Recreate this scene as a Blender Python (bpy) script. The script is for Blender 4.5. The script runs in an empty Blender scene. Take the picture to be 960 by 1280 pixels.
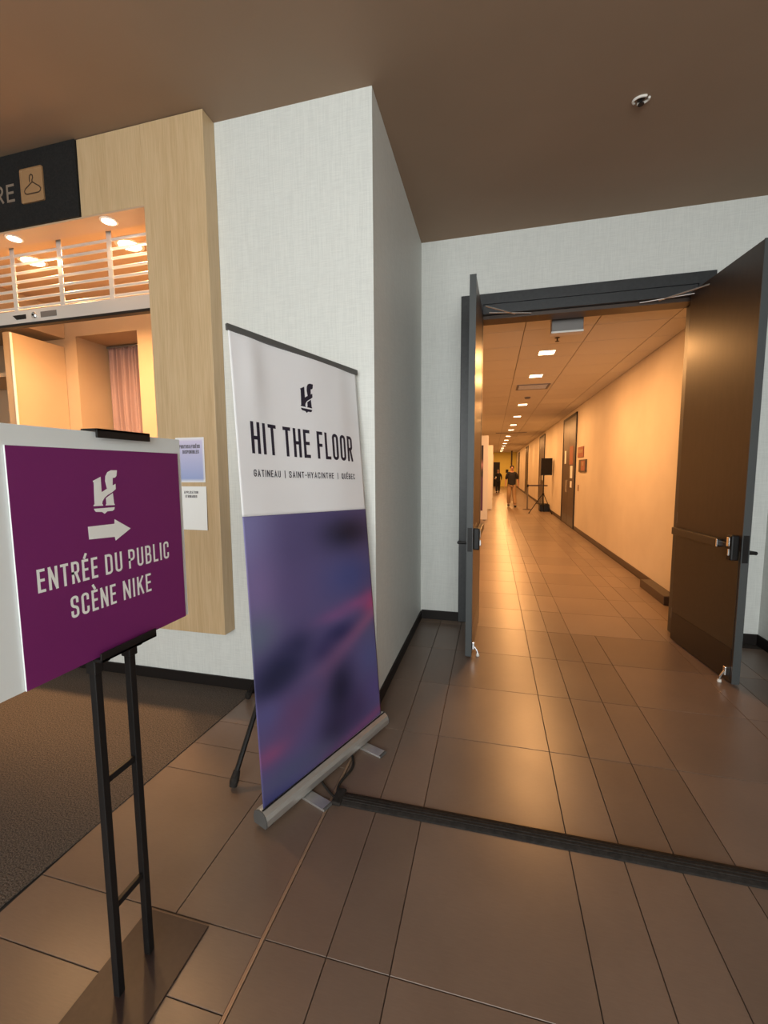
import bpy, bmesh, math, random
from mathutils import Vector, Matrix
random.seed(7)
S = bpy.context.scene
COL = S.collection
PI = math.pi

# ------------------------------------------------------------------ camera
cam_d = bpy.data.cameras.new('camera'); cam = bpy.data.objects.new('camera', cam_d); COL.objects.link(cam)
S.camera = cam
cam_d.sensor_fit = 'VERTICAL'; cam_d.sensor_height = 36.0
cam_d.lens = 533.0 / 1280.0 * 36.0
cam_d.clip_start = 0.05; cam_d.clip_end = 200
Rm = Matrix(((0.96922359, 0.0177565, -0.24554093), (0.24609833, -0.09590596, 0.96448829), (-0.0064229, -0.99523201, -0.09732417)))
Mc = Matrix((( Rm[0][0], -Rm[0][1], -Rm[0][2]), (Rm[1][0], -Rm[1][1], -Rm[1][2]), (Rm[2][0], -Rm[2][1], -Rm[2][2])))
cam.matrix_world = Matrix.Translation((0, 0, 1.6)) @ Mc.to_4x4()

# ------------------------------------------------------------------ world, exposure
w = bpy.data.worlds.new('world'); S.world = w; w.use_nodes = True
w.node_tree.nodes['Background'].inputs[0].default_value = (0.85, 0.93, 1.0, 1)
w.node_tree.nodes['Background'].inputs[1].default_value = 0.3
S.view_settings.view_transform = 'Standard'; S.view_settings.look = 'None'
S.view_settings.gamma = 1.0; S.view_settings.exposure = 0.0
try: S.view_settings.use_curve_mapping = False
except Exception: pass
COOL = (0.96, 1.0, 0.985); WARM = (1.0, 0.47, 0.155); COAT = (1.0, 0.56, 0.24)

def area(name, loc, rot, sx, sy, energy, color, spread=180):
    d = bpy.data.lights.new(name, 'AREA'); d.shape = 'RECTANGLE'; d.size = sx; d.size_y = sy
    d.energy = energy; d.color = color; d.spread = math.radians(spread)
    o = bpy.data.objects.new(name, d); COL.objects.link(o); o.location = loc; o.rotation_euler = rot
    return o
# daylight through the tall window behind the camera
area('window_daylight', (0.3, -4.35, 2.3), (math.radians(90), 0, 0), 4.6, 2.9, 400, COOL)

# ------------------------------------------------------------------ materials
def mat(name, col=(0.5, 0.5, 0.5), rough=0.5, metal=0.0, spec=0.5, emit=None, estr=0.0):
    m = bpy.data.materials.new(name); m.use_nodes = True
    b = m.node_tree.nodes['Principled BSDF']
    b.inputs['Base Color'].default_value = (*col, 1); b.inputs['Roughness'].default_value = rough
    b.inputs['Metallic'].default_value = metal; b.inputs['Specular IOR Level'].default_value = spec
    if emit: b.inputs['Emission Color'].default_value = (*emit, 1); b.inputs['Emission Strength'].default_value = estr
    return m
def nodes(m): return m.node_tree.nodes, m.node_tree.links, m.node_tree.nodes['Principled BSDF']
def tex(m, scale=(1, 1, 1), nscale=5, detail=3, c0=None, c1=None, p0=0.3, p1=0.7, bump=0.0, bdist=0.001, rnd=0.0, rough=None):
    n, l, b = nodes(m)
    tc = n.new('ShaderNodeTexCoord'); mp = n.new('ShaderNodeMapping'); mp.inputs['Scale'].default_value = scale
    geo = n.new('ShaderNodeNewGeometry')
    l.new(geo.outputs['Position'], mp.inputs['Vector'])
    nz = n.new('ShaderNodeTexNoise'); nz.inputs['Scale'].default_value = nscale; nz.inputs['Detail'].default_value = detail
    l.new(mp.outputs[0], nz.inputs['Vector'])
    last = None
    if c0:
        r = n.new('ShaderNodeValToRGB'); r.color_ramp.elements[0].position = p0; r.color_ramp.elements[1].position = p1
        r.color_ramp.elements[0].color = (*c0, 1); r.color_ramp.elements[1].color = (*c1, 1)
        l.new(nz.outputs[0], r.inputs[0]); last = r.outputs[0]
        if rnd > 0:
            oi = n.new('ShaderNodeObjectInfo'); mr = n.new('ShaderNodeMapRange')
            mr.inputs[3].default_value = 1 - rnd; mr.inputs[4].default_value = 1 + rnd
            l.new(oi.outputs['Random'], mr.inputs[0])
            mx = n.new('ShaderNodeVectorMath'); mx.operation = 'SCALE'
            l.new(last, mx.inputs[0]); l.new(mr.outputs[0], mx.inputs['Scale']); last = mx.outputs[0]
        l.new(last, b.inputs['Base Color'])
    if bump > 0:
        bp = n.new('ShaderNodeBump'); bp.inputs['Strength'].default_value = bump; bp.inputs['Distance'].default_value = bdist
        l.new(nz.outputs[0], bp.inputs['Height']); l.new(bp.outputs[0], b.inputs['Normal'])
    if rough:
        mr = n.new('ShaderNodeMapRange'); mr.inputs[3].default_value = rough[0]; mr.inputs[4].default_value = rough[1]
        l.new(nz.outputs[0], mr.inputs[0]); l.new(mr.outputs[0], b.inputs['Roughness'])
    return m
def vinyl(name, c0, c1):
    # woven wall vinyl: fine crossed threads
    m = mat(name, c0, 0.55, spec=0.35); n, l, b = nodes(m)
    geo = n.new('ShaderNodeNewGeometry'); outs = []
    for sc in ((210, 210, 7), (12, 12, 260)):
        mp = n.new('ShaderNodeMapping'); mp.inputs['Scale'].default_value = sc; l.new(geo.outputs['Position'], mp.inputs['Vector'])
        z = n.new('ShaderNodeTexNoise'); z.inputs['Scale'].default_value = 1.0; z.inputs['Detail'].default_value = 2; l.new(mp.outputs[0], z.inputs['Vector']); outs.append(z.outputs[0])
    ad = n.new('ShaderNodeMath'); ad.operation = 'ADD'; l.new(outs[0], ad.inputs[0]); l.new(outs[1], ad.inputs[1])
    hf = n.new('ShaderNodeMath'); hf.operation = 'MULTIPLY'; hf.inputs[1].default_value = 0.5; l.new(ad.outputs[0], hf.inputs[0])
    r = n.new('ShaderNodeValToRGB'); r.color_ramp.elements[0].position = 0.38; r.color_ramp.elements[1].position = 0.6
    r.color_ramp.elements[0].color = (*c0, 1); r.color_ramp.elements[1].color = (*c1, 1)
    l.new(hf.outputs[0], r.inputs[0]); l.new(r.outputs[0], b.inputs['Base Color'])
    bp = n.new('ShaderNodeBump'); bp.inputs['Strength'].default_value = 0.25; bp.inputs['Distance'].default_value = 0.001
    l.new(hf.outputs[0], bp.inputs['Height']); l.new(bp.outputs[0], b.inputs['Normal'])
    return m
def wood(name, c0, c1):
    m = mat(name, c0, 0.42); n, l, b = nodes(m)
    geo = n.new('ShaderNodeNewGeometry'); mp = n.new('ShaderNodeMapping'); mp.inputs['Scale'].default_value = (9, 9, 0.55); l.new(geo.outputs['Position'], mp.inputs['Vector'])
    z = n.new('ShaderNodeTexNoise'); z.inputs['Scale'].default_value = 1.2; z.inputs['Detail'].default_value = 2; z.inputs['Distortion'].default_value = 0.6; l.new(mp.outputs[0], z.inputs['Vector'])
    wv = n.new('ShaderNodeMath'); wv.operation = 'MULTIPLY'; wv.inputs[1].default_value = 17; l.new(z.outputs[0], wv.inputs[0])
    sn = n.new('ShaderNodeMath'); sn.operation = 'SINE'; l.new(wv.outputs[0], sn.inputs[0])
    mp2 = n.new('ShaderNodeMapping'); mp2.inputs['Scale'].default_value = (190, 190, 5); l.new(geo.outputs['Position'], mp2.inputs['Vector'])
    z2 = n.new('ShaderNodeTexNoise'); z2.inputs['Scale'].default_value = 1.0; l.new(mp2.outputs[0], z2.inputs['Vector'])
    ma = n.new('ShaderNodeMath'); ma.operation = 'MULTIPLY_ADD'; ma.inputs[1].default_value = 0.09; l.new(sn.outputs[0], ma.inputs[0]); l.new(z2.outputs[0], ma.inputs[2])
    r = n.new('ShaderNodeValToRGB'); r.color_ramp.elements[0].position = 0.28; r.color_ramp.elements[1].position = 0.72
    r.color_ramp.elements[0].color = (*c0, 1); r.color_ramp.elements[1].color = (*c1, 1)
    l.new(ma.outputs[0], r.inputs[0]); l.new(r.outputs[0], b.inputs['Base Color'])
    return m
def tile_mat(name, c0, c1):
    m = mat(name, c0, 0.3, spec=0.5); n, l, b = nodes(m)
    geo = n.new('ShaderNodeNewGeometry')
    z = n.new('ShaderNodeTexNoise'); z.inputs['Scale'].default_value = 2.6; z.inputs['Detail'].default_value = 5; z.inputs['Distortion'].default_value = 0.2; l.new(geo.outputs['Position'], z.inputs['Vector'])
    mp = n.new('ShaderNodeMapping'); mp.inputs['Scale'].default_value = (22, 260, 1); l.new(geo.outputs['Position'], mp.inputs['Vector'])
    z2 = n.new('ShaderNodeTexNoise'); z2.inputs['Scale'].default_value = 1; z2.inputs['Detail'].default_value = 2; l.new(mp.outputs[0], z2.inputs['Vector'])
    ad = n.new('ShaderNodeMath'); ad.operation = 'MULTIPLY_ADD'; ad.inputs[1].default_value = 0.6; l.new(z2.outputs[0], ad.inputs[0])
    l.new(z.outputs[0], ad.inputs[2])
    r = n.new('ShaderNodeValToRGB'); r.color_ramp.elements[0].position = 0.35; r.color_ramp.elements[1].position = 1.05 - 0.05
    r.color_ramp.elements[0].color = (*c0, 1); r.color_ramp.elements[1].color = (*c1, 1); l.new(ad.outputs[0], r.inputs[0])
    oi = n.new('ShaderNodeObjectInfo'); mr = n.new('ShaderNodeMapRange'); mr.inputs[3].default_value = 0.86; mr.inputs[4].default_value = 1.14
    l.new(oi.outputs['Random'], mr.inputs[0])
    mx = n.new('ShaderNodeVectorMath'); mx.operation = 'SCALE'; l.new(r.outputs[0], mx.inputs[0]); l.new(mr.outputs[0], mx.inputs['Scale'])
    l.new(mx.outputs[0], b.inputs['Base Color'])
    rr = n.new('ShaderNodeMapRange'); rr.inputs[1].default_value = 0.3; rr.inputs[2].default_value = 0.7; rr.inputs[3].default_value = 0.30; rr.inputs[4].default_value = 0.34
    l.new(z.outputs[0], rr.inputs[0]); l.new(rr.outputs[0], b.inputs['Roughness'])
    bp = n.new('ShaderNodeBump'); bp.inputs['Strength'].default_value = 0.12; bp.inputs['Distance'].default_value = 0.0004
    l.new(z2.outputs[0], bp.inputs['Height']); l.new(bp.outputs[0], b.inputs['Normal'])
    return m
def vcol_mat(name, rough=0.5):
    m = mat(name, (1, 1, 1), rough); n, l, b = nodes(m)
    a = n.new('ShaderNodeVertexColor'); a.layer_name = 'print'; l.new(a.outputs[0], b.inputs['Base Color']); return m

M = {}
M['vinyl'] = vinyl('white_woven_vinyl', (0.63, 0.645, 0.62), (0.71, 0.725, 0.695))
M['corr'] = tex(mat('cream_corridor_paint', rough=0.6), nscale=1.2, c0=(0.64, 0.56, 0.46), c1=(0.72, 0.64, 0.53), bump=0.0)
M['coat'] = tex(mat('beige_coat_room_paint', rough=0.6), nscale=1.5, c0=(0.44, 0.315, 0.20), c1=(0.48, 0.35, 0.225))
M['yellow'] = tex(mat('yellow_end_paint', rough=0.6), nscale=1, c0=(0.88, 0.76, 0.20), c1=(0.92, 0.80, 0.24))
M['ceil'] = tex(mat('taupe_ceiling_paint', rough=0.75), nscale=1.0, c0=(0.285, 0.195, 0.13), c1=(0.315, 0.215, 0.145), p0=0.35, p1=0.65)
M['ctile'] = tex(mat('white_acoustic_tile', rough=0.85), nscale=220, detail=1, c0=(0.66, 0.62, 0.56), c1=(0.72, 0.68, 0.62), bump=0.1, rnd=0.03)
M['cgrid'] = mat('ceiling_grid', (0.20, 0.17, 0.14), 0.5)
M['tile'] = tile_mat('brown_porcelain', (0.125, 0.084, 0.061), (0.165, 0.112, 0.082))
M['tile_lit'] = tile_mat('brown_porcelain_lit', (0.165, 0.118, 0.086), (0.215, 0.155, 0.115))  # same tile as the lobby, brighter corridor light put into its colour
M['grout'] = mat('dark_grout', (0.035, 0.027, 0.022), 0.8)
M['carpet'] = tex(mat('dark_carpet', rough=0.95, spec=0.1), nscale=160, detail=3, c0=(0.035, 0.029, 0.025), c1=(0.165, 0.13, 0.105), p0=0.3, p1=0.75, bump=0.9, bdist=0.006)
M['base'] = mat('black_baseboard', (0.013, 0.010, 0.009), 0.5, spec=0.25)
M['bbase'] = mat('brown_baseboard', (0.055, 0.032, 0.020), 0.45)
M['frame'] = tex(mat('charcoal_door_frame', rough=0.4), nscale=40, c0=(0.022, 0.024, 0.027), c1=(0.030, 0.033, 0.036))
M['edge'] = mat('grey_door_edge', (0.06, 0.066, 0.068), 0.5)
M['leaf'] = tex(mat('dark_brown_door', rough=0.36), scale=(6, 6, 1), nscale=6, c0=(0.032, 0.019, 0.013), c1=(0.042, 0.025, 0.017))
M['leaflow'] = tex(mat('dark_bronze_panel', rough=0.33), nscale=30, c0=(0.040, 0.030, 0.019), c1=(0.048, 0.035, 0.022))
M['kick'] = mat('dark_kick_plate', (0.020, 0.014, 0.011), 0.3)
M['chrome'] = mat('chrome', (0.75, 0.75, 0.76), 0.18, 1.0)
M['alu'] = tex(mat('brushed_aluminium', rough=0.36, metal=0.85), scale=(1, 1, 30), nscale=20, c0=(0.60, 0.59, 0.57), c1=(0.70, 0.69, 0.67))
M['grille'] = mat('satin_grille_aluminium', (0.80, 0.78, 0.76), 0.32, 0.55)
M['dgrey'] = mat('grey_plastic', (0.085, 0.083, 0.08), 0.5)
M['lgrey'] = mat('grey_metal', (0.18, 0.165, 0.155), 0.4, 0.3)
M['black'] = mat('black_steel', (0.010, 0.009, 0.009), 0.45, spec=0.3)
M['rubber'] = tex(mat('black_rubber', rough=0.75, spec=0.15), nscale=60, c0=(0.014, 0.012, 0.011), c1=(0.03, 0.026, 0.023))
M['plate'] = tex(mat('brown_steel_plate', rough=0.42), nscale=50, c0=(0.026, 0.014, 0.012), c1=(0.034, 0.019, 0.016))
M['brass'] = mat('bronze_joint', (0.36, 0.24, 0.16), 0.45, 0.4)
M['wood'] = wood('pale_oak', (0.50, 0.345, 0.185), (0.60, 0.435, 0.255))
M['soffit'] = mat('soffit_laminate', (0.52, 0.36, 0.235), 0.35)
M['signb'] = tex(mat('black_sign', rough=0.6, spec=0.15), nscale=90, c0=(0.012, 0.012, 0.012), c1=(0.022, 0.022, 0.022))
M['tan'] = mat('tan_sign_print', (0.33, 0.19, 0.09), 0.5)
M['lett'] = mat('grey_sign_letters', (0.22, 0.17, 0.13), 0.5)
M['white'] = mat('white_board', (0.74, 0.77, 0.77), 0.5)
M['ink_white'] = mat('white_print', (0.86, 0.86, 0.84), 0.5)
M['purple'] = tex(mat('purple_print', rough=0.5, spec=0.3), nscale=3, c0=(0.165, 0.017, 0.122), c1=(0.178, 0.019, 0.132))
M['navy'] = mat('dark_ink', (0.016, 0.012, 0.028), 0.5)
M['grey_ink'] = mat('grey_ink', (0.09, 0.08, 0.09), 0.6)
M['vinylw'] = tex(mat('white_banner_vinyl', rough=0.42), scale=(1, 1, 0.4), nscale=2, c0=(0.78, 0.77, 0.79), c1=(0.82, 0.81, 0.83))
M['print'] = vcol_mat('banner_print', 0.42)
M['poster'] = vcol_mat('poster_print', 0.5)
M['curtain'] = tex(mat('dusty_rose_curtain', rough=0.85), scale=(30, 30, 2), nscale=3, c0=(0.34, 0.215, 0.195), c1=(0.37, 0.235, 0.21))
M['lamp_warm'] = mat('lamp_lens_warm', (1, 0.8, 0.6), 0.4, emit=(1.0, 0.74, 0.42), estr=14)
M['lamp_soft'] = mat('lamp_lens_soft', (1, 0.9, 0.8), 0.4, emit=(1.0, 0.78, 0.62), estr=6)
M['whitep'] = mat('white_enamel', (0.8, 0.76, 0.7), 0.4)
M['skin'] = mat('skin', (0.42, 0.22, 0.14), 0.55)
M['cloth_black'] = mat('black_cloth', (0.012, 0.011, 0.014), 0.85)
M['khaki'] = mat('khaki_cloth', (0.33, 0.21, 0.11), 0.85)
M['hair'] = mat('dark_hair', (0.015, 0.010, 0.008), 0.7)
M['shoe'] = mat('dark_shoe', (0.02, 0.014, 0.012), 0.5)
M['doord'] = tex(mat('dark_corridor_door', rough=0.35), nscale=8, c0=(0.040, 0.022, 0.014), c1=(0.055, 0.030, 0.018))
M['red'] = mat('faded_red_print', (0.30, 0.10, 0.055), 0.6)
M['glass'] = mat('glass', (1, 1, 1), 0.02)
n_, l_, b_ = nodes(M['glass']); b_.inputs['Transmission Weight'].default_value = 1.0; b_.inputs['IOR'].default_value = 1.02

# ------------------------------------------------------------------ mesh builder
class MB:
    def __init__(s): s.v = []; s.f = []; s.smooth = False
    def add(s, vs, fs):
        o = len(s.v); s.v += [tuple(v) for v in vs]; s.f += [tuple(i + o for i in f) for f in fs]; return s
    def box(s, x0, x1, y0, y1, z0, z1, c=0.0):
        if c <= 0:
            return s.add([(x0, y0, z0), (x1, y0, z0), (x1, y1, z0), (x0, y1, z0), (x0, y0, z1), (x1, y0, z1), (x1, y1, z1), (x0, y1, z1)],
                         [(0, 3, 2, 1), (4, 5, 6, 7), (0, 1, 5, 4), (1, 2, 6, 5), (2, 3, 7, 6), (3, 0, 4, 7)])
        bm = bmesh.new(); bmesh.ops.create_cube(bm, size=1)
        for v in bm.verts: v.co = Vector(((x0 + x1) / 2 + v.co.x * (x1 - x0), (y0 + y1) / 2 + v.co.y * (y1 - y0), (z0 + z1) / 2 + v.co.z * (z1 - z0)))
        bmesh.ops.bevel(bm, geom=bm.edges[:], offset=c, segments=2, affect='EDGES', profile=0.5)
        bm.verts.index_update()
        s.add([v.co[:] for v in bm.verts], [[v.index for v in f.verts] for f in bm.faces]); bm.free(); return s
    def tube(s, pts, r, n=10, cap=True):
        pts = [Vector(p) for p in pts]; k = len(pts); rs = r if isinstance(r, (list, tuple)) else [r] * k
        vs = []; up = None
        for i, p in enumerate(pts):
            d = (pts[min(i + 1, k - 1)] - pts[max(i - 1, 0)]).normalized()
            if up is None: up = Vector((0, 0, 1)) if abs(d.z) < 0.9 else Vector((1, 0, 0))
            a = d.cross(up).normalized(); b = a.cross(d).normalized(); up = b
            for j in range(n):
                t = 2 * PI * j / n; vs.append(p + (a * math.cos(t) + b * math.sin(t)) * rs[i])
        fs = [(i * n + j, i * n + (j + 1) % n, (i + 1) * n + (j + 1) % n, (i + 1) * n + j) for i in range(k - 1) for j in range(n)]
        if cap: fs += [tuple(range(n))[::-1], tuple(range((k - 1) * n, k * n))]
        return s.add(vs, fs)
    def lathe(s, prof, c=(0, 0, 0), n=20, axis='z'):
        vs = []
        for r, z in prof:
            for j in range(n):
                t = 2 * PI * j / n; p = (r * math.cos(t), r * math.sin(t), z)
                if axis == 'x': p = (p[2], p[0], p[1])
                if axis == 'y': p = (p[1], p[2], p[0])
                vs.append((c[0] + p[0], c[1] + p[1], c[2] + p[2]))
        k = len(prof)
        fs = [(i * n + j, i * n + (j + 1) % n, (i + 1) * n + (j + 1) % n, (i + 1) * n + j) for i in range(k - 1) for j in range(n)]
        fs += [tuple(range(n))[::-1], tuple(range((k - 1) * n, k * n))]
        return s.add(vs, fs)
    def prism(s, poly, fn, d0, d1):
        # poly 2D points; fn(a,b,d) -> 3D ; extruded from d0 to d1
        n = len(poly); vs = [fn(a, b, d0) for a, b in poly] + [fn(a, b, d1) for a, b in poly]
        fs = [tuple(range(n))[::-1], tuple(range(n, 2 * n))] + [(i, (i + 1) % n, n + (i + 1) % n, n + i) for i in range(n)]
        return s.add(vs, fs)
    def build(s, name, m, parent=None, loc=None, fix=True, sm=False):
        me = bpy.data.meshes.new(name); me.from_pydata(s.v, [], s.f); me.update()
        if fix:
            bm = bmesh.new(); bm.from_mesh(me); bmesh.ops.recalc_face_normals(bm, faces=bm.faces); bm.to_mesh(me); bm.free()
        if sm:
            for p in me.polygons: p.use_smooth = True
        if m: me.materials.append(m)
        o = bpy.data.objects.new(name, me); COL.objects.link(o)
        if parent: o.parent = parent
        if loc: o.location = loc
        return o
def tag(o, label=None, cat=None, group=None, kind=None):
    if label: o['label'] = label
    if cat: o['category'] = cat
    if group: o['group'] = group
    if kind: o['kind'] = kind
    return o
def empty(name, loc=(0, 0, 0), rz=0, **k):
    o = bpy.data.objects.new(name, None); COL.objects.link(o); o.location = loc; o.rotation_euler = (0, 0, rz); o.empty_display_size = 0.1
    return tag(o, **k)
def BX(name, m, b, parent=None, c=0.0): return MB().box(*b, c).build(name, m, parent)
def struct(name, m, boxes, label, cat, parent=None):
    mb = MB()
    for b in boxes: mb.box(*b)
    o = mb.build(name, m, parent)
    return tag(o, label, cat, None, 'structure')
def copy_tree(o, parent=None):
    c = o.copy(); COL.objects.link(c)
    if parent: c.parent = parent
    for ch in list(o.children): copy_tree(ch, c)
    return c

# ------------------------------------------------------------------ stroke lettering
def G(*strokes): return strokes
# a stroke: (points, closed, rounded corner indices or 'all')
FONT = {
 'A': G(([(0, 0), (.5, 1), (1, 0)], 0, ()), ([(.2, .3), (.8, .3)], 0, ())),
 'B': G(([(0, 0), (0, 1), (.92, 1), (.92, .52), (0, .52)], 0, (2, 3)), ([(0, .52), (1, .52), (1, 0), (0, 0)], 0, (1, 2))),
 'C': G(([(1, .74), (1, 1), (0, 1), (0, 0), (1, 0), (1, .26)], 0, (1, 2, 3, 4)),),
 'D': G(([(0, 0), (0, 1), (1, 1), (1, 0)], 1, (2, 3)),),
 'E': G(([(1, 1), (0, 1), (0, 0), (1, 0)], 0, ()), ([(0, .52), (.88, .52)], 0, ())),
 'F': G(([(1, 1), (0, 1), (0, 0)], 0, ()), ([(0, .5), (.85, .5)], 0, ())),
 'G': G(([(1, .76), (1, 1), (0, 1), (0, 0), (1, 0), (1, .48), (.55, .48)], 0, (1, 2, 3, 4)),),
 'H': G(([(0, 0), (0, 1)], 0, ()), ([(1, 0), (1, 1)], 0, ()), ([(0, .5), (1, .5)], 0, ())),
 'I': G(([(0, 0), (0, 1)], 0, ()),),
 'K': G(([(0, 0), (0, 1)], 0, ()), ([(1, 1), (.12, .44)], 0, ()), ([(.4, .62), (1, 0)], 0, ())),
 'L': G(([(0, 1), (0, 0), (1, 0)], 0, ()),),
 'N': G(([(0, 0), (0, 1)], 0, ()), ([(0, 1), (1, 0)], 0, ()), ([(1, 0), (1, 1)], 0, ())),
 'O': G(([(0, 0), (0, 1), (1, 1), (1, 0)], 1, (0, 1, 2, 3)),),
 'P': G(([(0, 0), (0, 1), (1, 1), (1, .46), (0, .46)], 0, (2, 3)),),
 'Q': G(([(0, 0), (0, 1), (1, 1), (1, 0)], 1, (0, 1, 2, 3)), ([(.6, .2), (1.1, -.08)], 0, ())),
 'R': G(([(0, 0), (0, 1), (1, 1), (1, .48), (0, .48)], 0, (2, 3)), ([(.55, .48), (1, 0)], 0, ())),
 'S': G(([(1, .76), (1, 1), (0, 1), (0, .54), (1, .46), (1, 0), (0, 0), (0, .24)], 0, (1, 2, 3, 4, 5, 6)),),
 'T': G(([(0, 1), (1, 1)], 0, ()), ([(.5, 0), (.5, 1)], 0, ())),
 'U': G(([(0, 1), (0, 0), (1, 0), (1, 1)], 0, (1, 2)),),
 'V': G(([(0, 1), (.5, 0), (1, 1)], 0, ()),),
 'Y': G(([(0, 1), (.5, .45), (1, 1)], 0, ()), ([(.5, 0), (.5, .45)], 0, ())),
 '-': G(([(0, .45), (1, .45)], 0, ()),),
 '|': G(([(0, -.1), (0, 1.08)], 0, ()),),
 '&': G(([(1, 0), (.1, .75), (.1, 1), (.75, 1), (.75, .72), (0, .4), (0, 0), (.8, 0), (1, .4)], 0, (2, 3, 4, 5, 6, 7)),),
}
WID = {'I': 0, '|': 0, '-': .5, 'L': .8, 'E': .82, 'F': .8, 'T': .95, 'A': 1.05, 'N': 1.08, '&': 1.1, 'M': 1.3}
def fillet(pts, closed, rnd, r):
    out = []; n = len(pts)
    for i, p in enumerate(pts):
        if i in rnd:
            a = Vector(pts[(i - 1) % n]); b = Vector(p); c = Vector(pts[(i + 1) % n])
            u = (a - b); v = (c - b); rr = min(r, u.length * .49, v.length * .49); u.normalize(); v.normalize()
            s = b + u * rr; e = b + v * rr
            for k in range(7):
                t = k / 6; out.append(tuple(s * (1 - t) ** 2 + b * 2 * t * (1 - t) + e * t * t)) if False else out.append(tuple(arc(s, e, b, t)))
        else: out.append(tuple(p))
    return out
def arc(s, e, b, t):
    # rational quadratic: circular-looking corner
    wgt = 0.75; d = (1 - t) ** 2 + 2 * wgt * t * (1 - t) + t * t
    return (s * (1 - t) ** 2 + b * 2 * wgt * t * (1 - t) + e * t * t) / d
def ribbon(mb, pts, closed, t, fn):
    n = len(pts); P = [Vector(p) for p in pts]
    if not closed:
        P[0] = P[0] - (P[1] - P[0]).normalized() * t * .5; P[-1] = P[-1] + (P[-1] - P[-2]).normalized() * t * .5
    L = []; R = []
    for i in range(n):
        a = P[i - 1] if (i > 0 or closed) else None; c = P[(i + 1) % n] if (i < n - 1 or closed) else None
        d1 = (P[i] - a).normalized() if a is not None else None; d2 = (c - P[i]).normalized() if c is not None else None
        if d1 is None: d1 = d2
        if d2 is None: d2 = d1
        n1 = Vector((-d1.y, d1.x)); n2 = Vector((-d2.y, d2.x)); m = (n1 + n2)
        if m.length < 1e-6: m = n1
        m.normalize(); k = t * .5 / max(.35, m.dot(n1)); L.append(P[i] + m * k); R.append(P[i] - m * k)
    vs = [fn(p.x, p.y) for p in L] + [fn(p.x, p.y) for p in R]
    fs = [(i, (i + 1) % n, n + (i + 1) % n, n + i) for i in range(n if closed else n - 1)]
    mb.add(vs, fs)
def text(mb, s, x0, z0, h, length, t, fn, gap=.42, space=.75, shear=0.0):
    # t: stroke, h: cap height; widths solved so that the line is `length` long; fn(x,z)->3D
    base = 0; fixed = 0; chars = []
    acc = {'É': ('E', 1), 'È': ('E', -1)}
    units = 0.0; nfix = 0
    for i, ch in enumerate(s):
        if ch == ' ': units += space; continue
        units += WID.get(acc.get(ch, (ch,))[0], 1.0); nfix += 1
        if i < len(s) - 1 and s[i + 1] != ' ': units += gap
    u = (length - nfix * t) / max(units, 1e-6)
    x = x0
    for i, ch in enumerate(s):
        if ch == ' ': x += space * u; continue
        g, a = acc.get(ch, (ch, 0)); cw = WID.get(g, 1.0) * u
        for si, (pts, closed, rnd) in enumerate(FONT[g]):
            q = [(x + t / 2 + px * cw, z0 + t / 2 + py * (h - t)) for px, py in pts]
            q = fillet(q, closed, rnd, cw * .5)
            ribbon(mb, q, closed, t, lift(fn, si * 0.00025))
        if a:
            cx = x + t / 2 + cw / 2
            ribbon(mb, [(cx - a * cw * .08, z0 + h * 1.08), (cx + a * cw * .24, z0 + h * 1.22)], False, t, fn)
        x += cw + t
        if i < len(s) - 1 and s[i + 1] != ' ': x += gap * u
    return mb
def lift(fn, d):
    def g(x, z):
        p = Vector(fn(x, z)); n = (Vector(fn(x + 1e-3, z)) - p).cross(Vector(fn(x, z + 1e-3)) - p).normalized()
        return tuple(p + n * d)
    return g
LOGO = [[(0.936, 1.576), (0.961, 1.587), (0.961, 1.544), (0.979, 1.553), (0.975, 1.575), (0.977, 1.589), (0.984, 1.6), (0.996, 1.605), (1.016, 1.605), (1.013, 1.589), (1.008, 1.584), (1.0, 1.583), (0.998, 1.562), (1.002, 1.563), (1.008, 1.566), (1.008, 1.551), (0.996, 1.543), (0.979, 1.535), (0.969, 1.528), (0.962, 1.519), (0.96, 1.511), (0.963, 1.509), (0.962, 1.506), (0.934, 1.507), (0.933, 1.51), (0.937, 1.512), (0.939, 1.571)],
 [(0.974, 1.527), (0.997, 1.54), (0.999, 1.51), (1.001, 1.508), (1.001, 1.505), (0.971, 1.506), (0.972, 1.509), (0.974, 1.51)],
 [(0.934, 1.5), (1.0, 1.499), (0.998, 1.492), (0.992, 1.489), (0.975, 1.489), (0.966, 1.483), (0.958, 1.489), (0.939, 1.491), (0.936, 1.495)]]
ARROW = [(0.912, 1.453), (0.996, 1.451), (0.997, 1.464), (1.051, 1.43), (0.996, 1.402), (0.994, 1.413), (0.913, 1.418)]

# ================================================================== STRUCTURE
XW = -0.732; YD = 4.465; YC = 2.65; ZC = 3.86; XR = 2.36; YWood = 2.53
OX0, OX1, OZ = -0.12, 1.71, 3.11       # doorway
CZ = 3.20; CXL, CXR = -1.0, 2.12       # corridor
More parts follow.
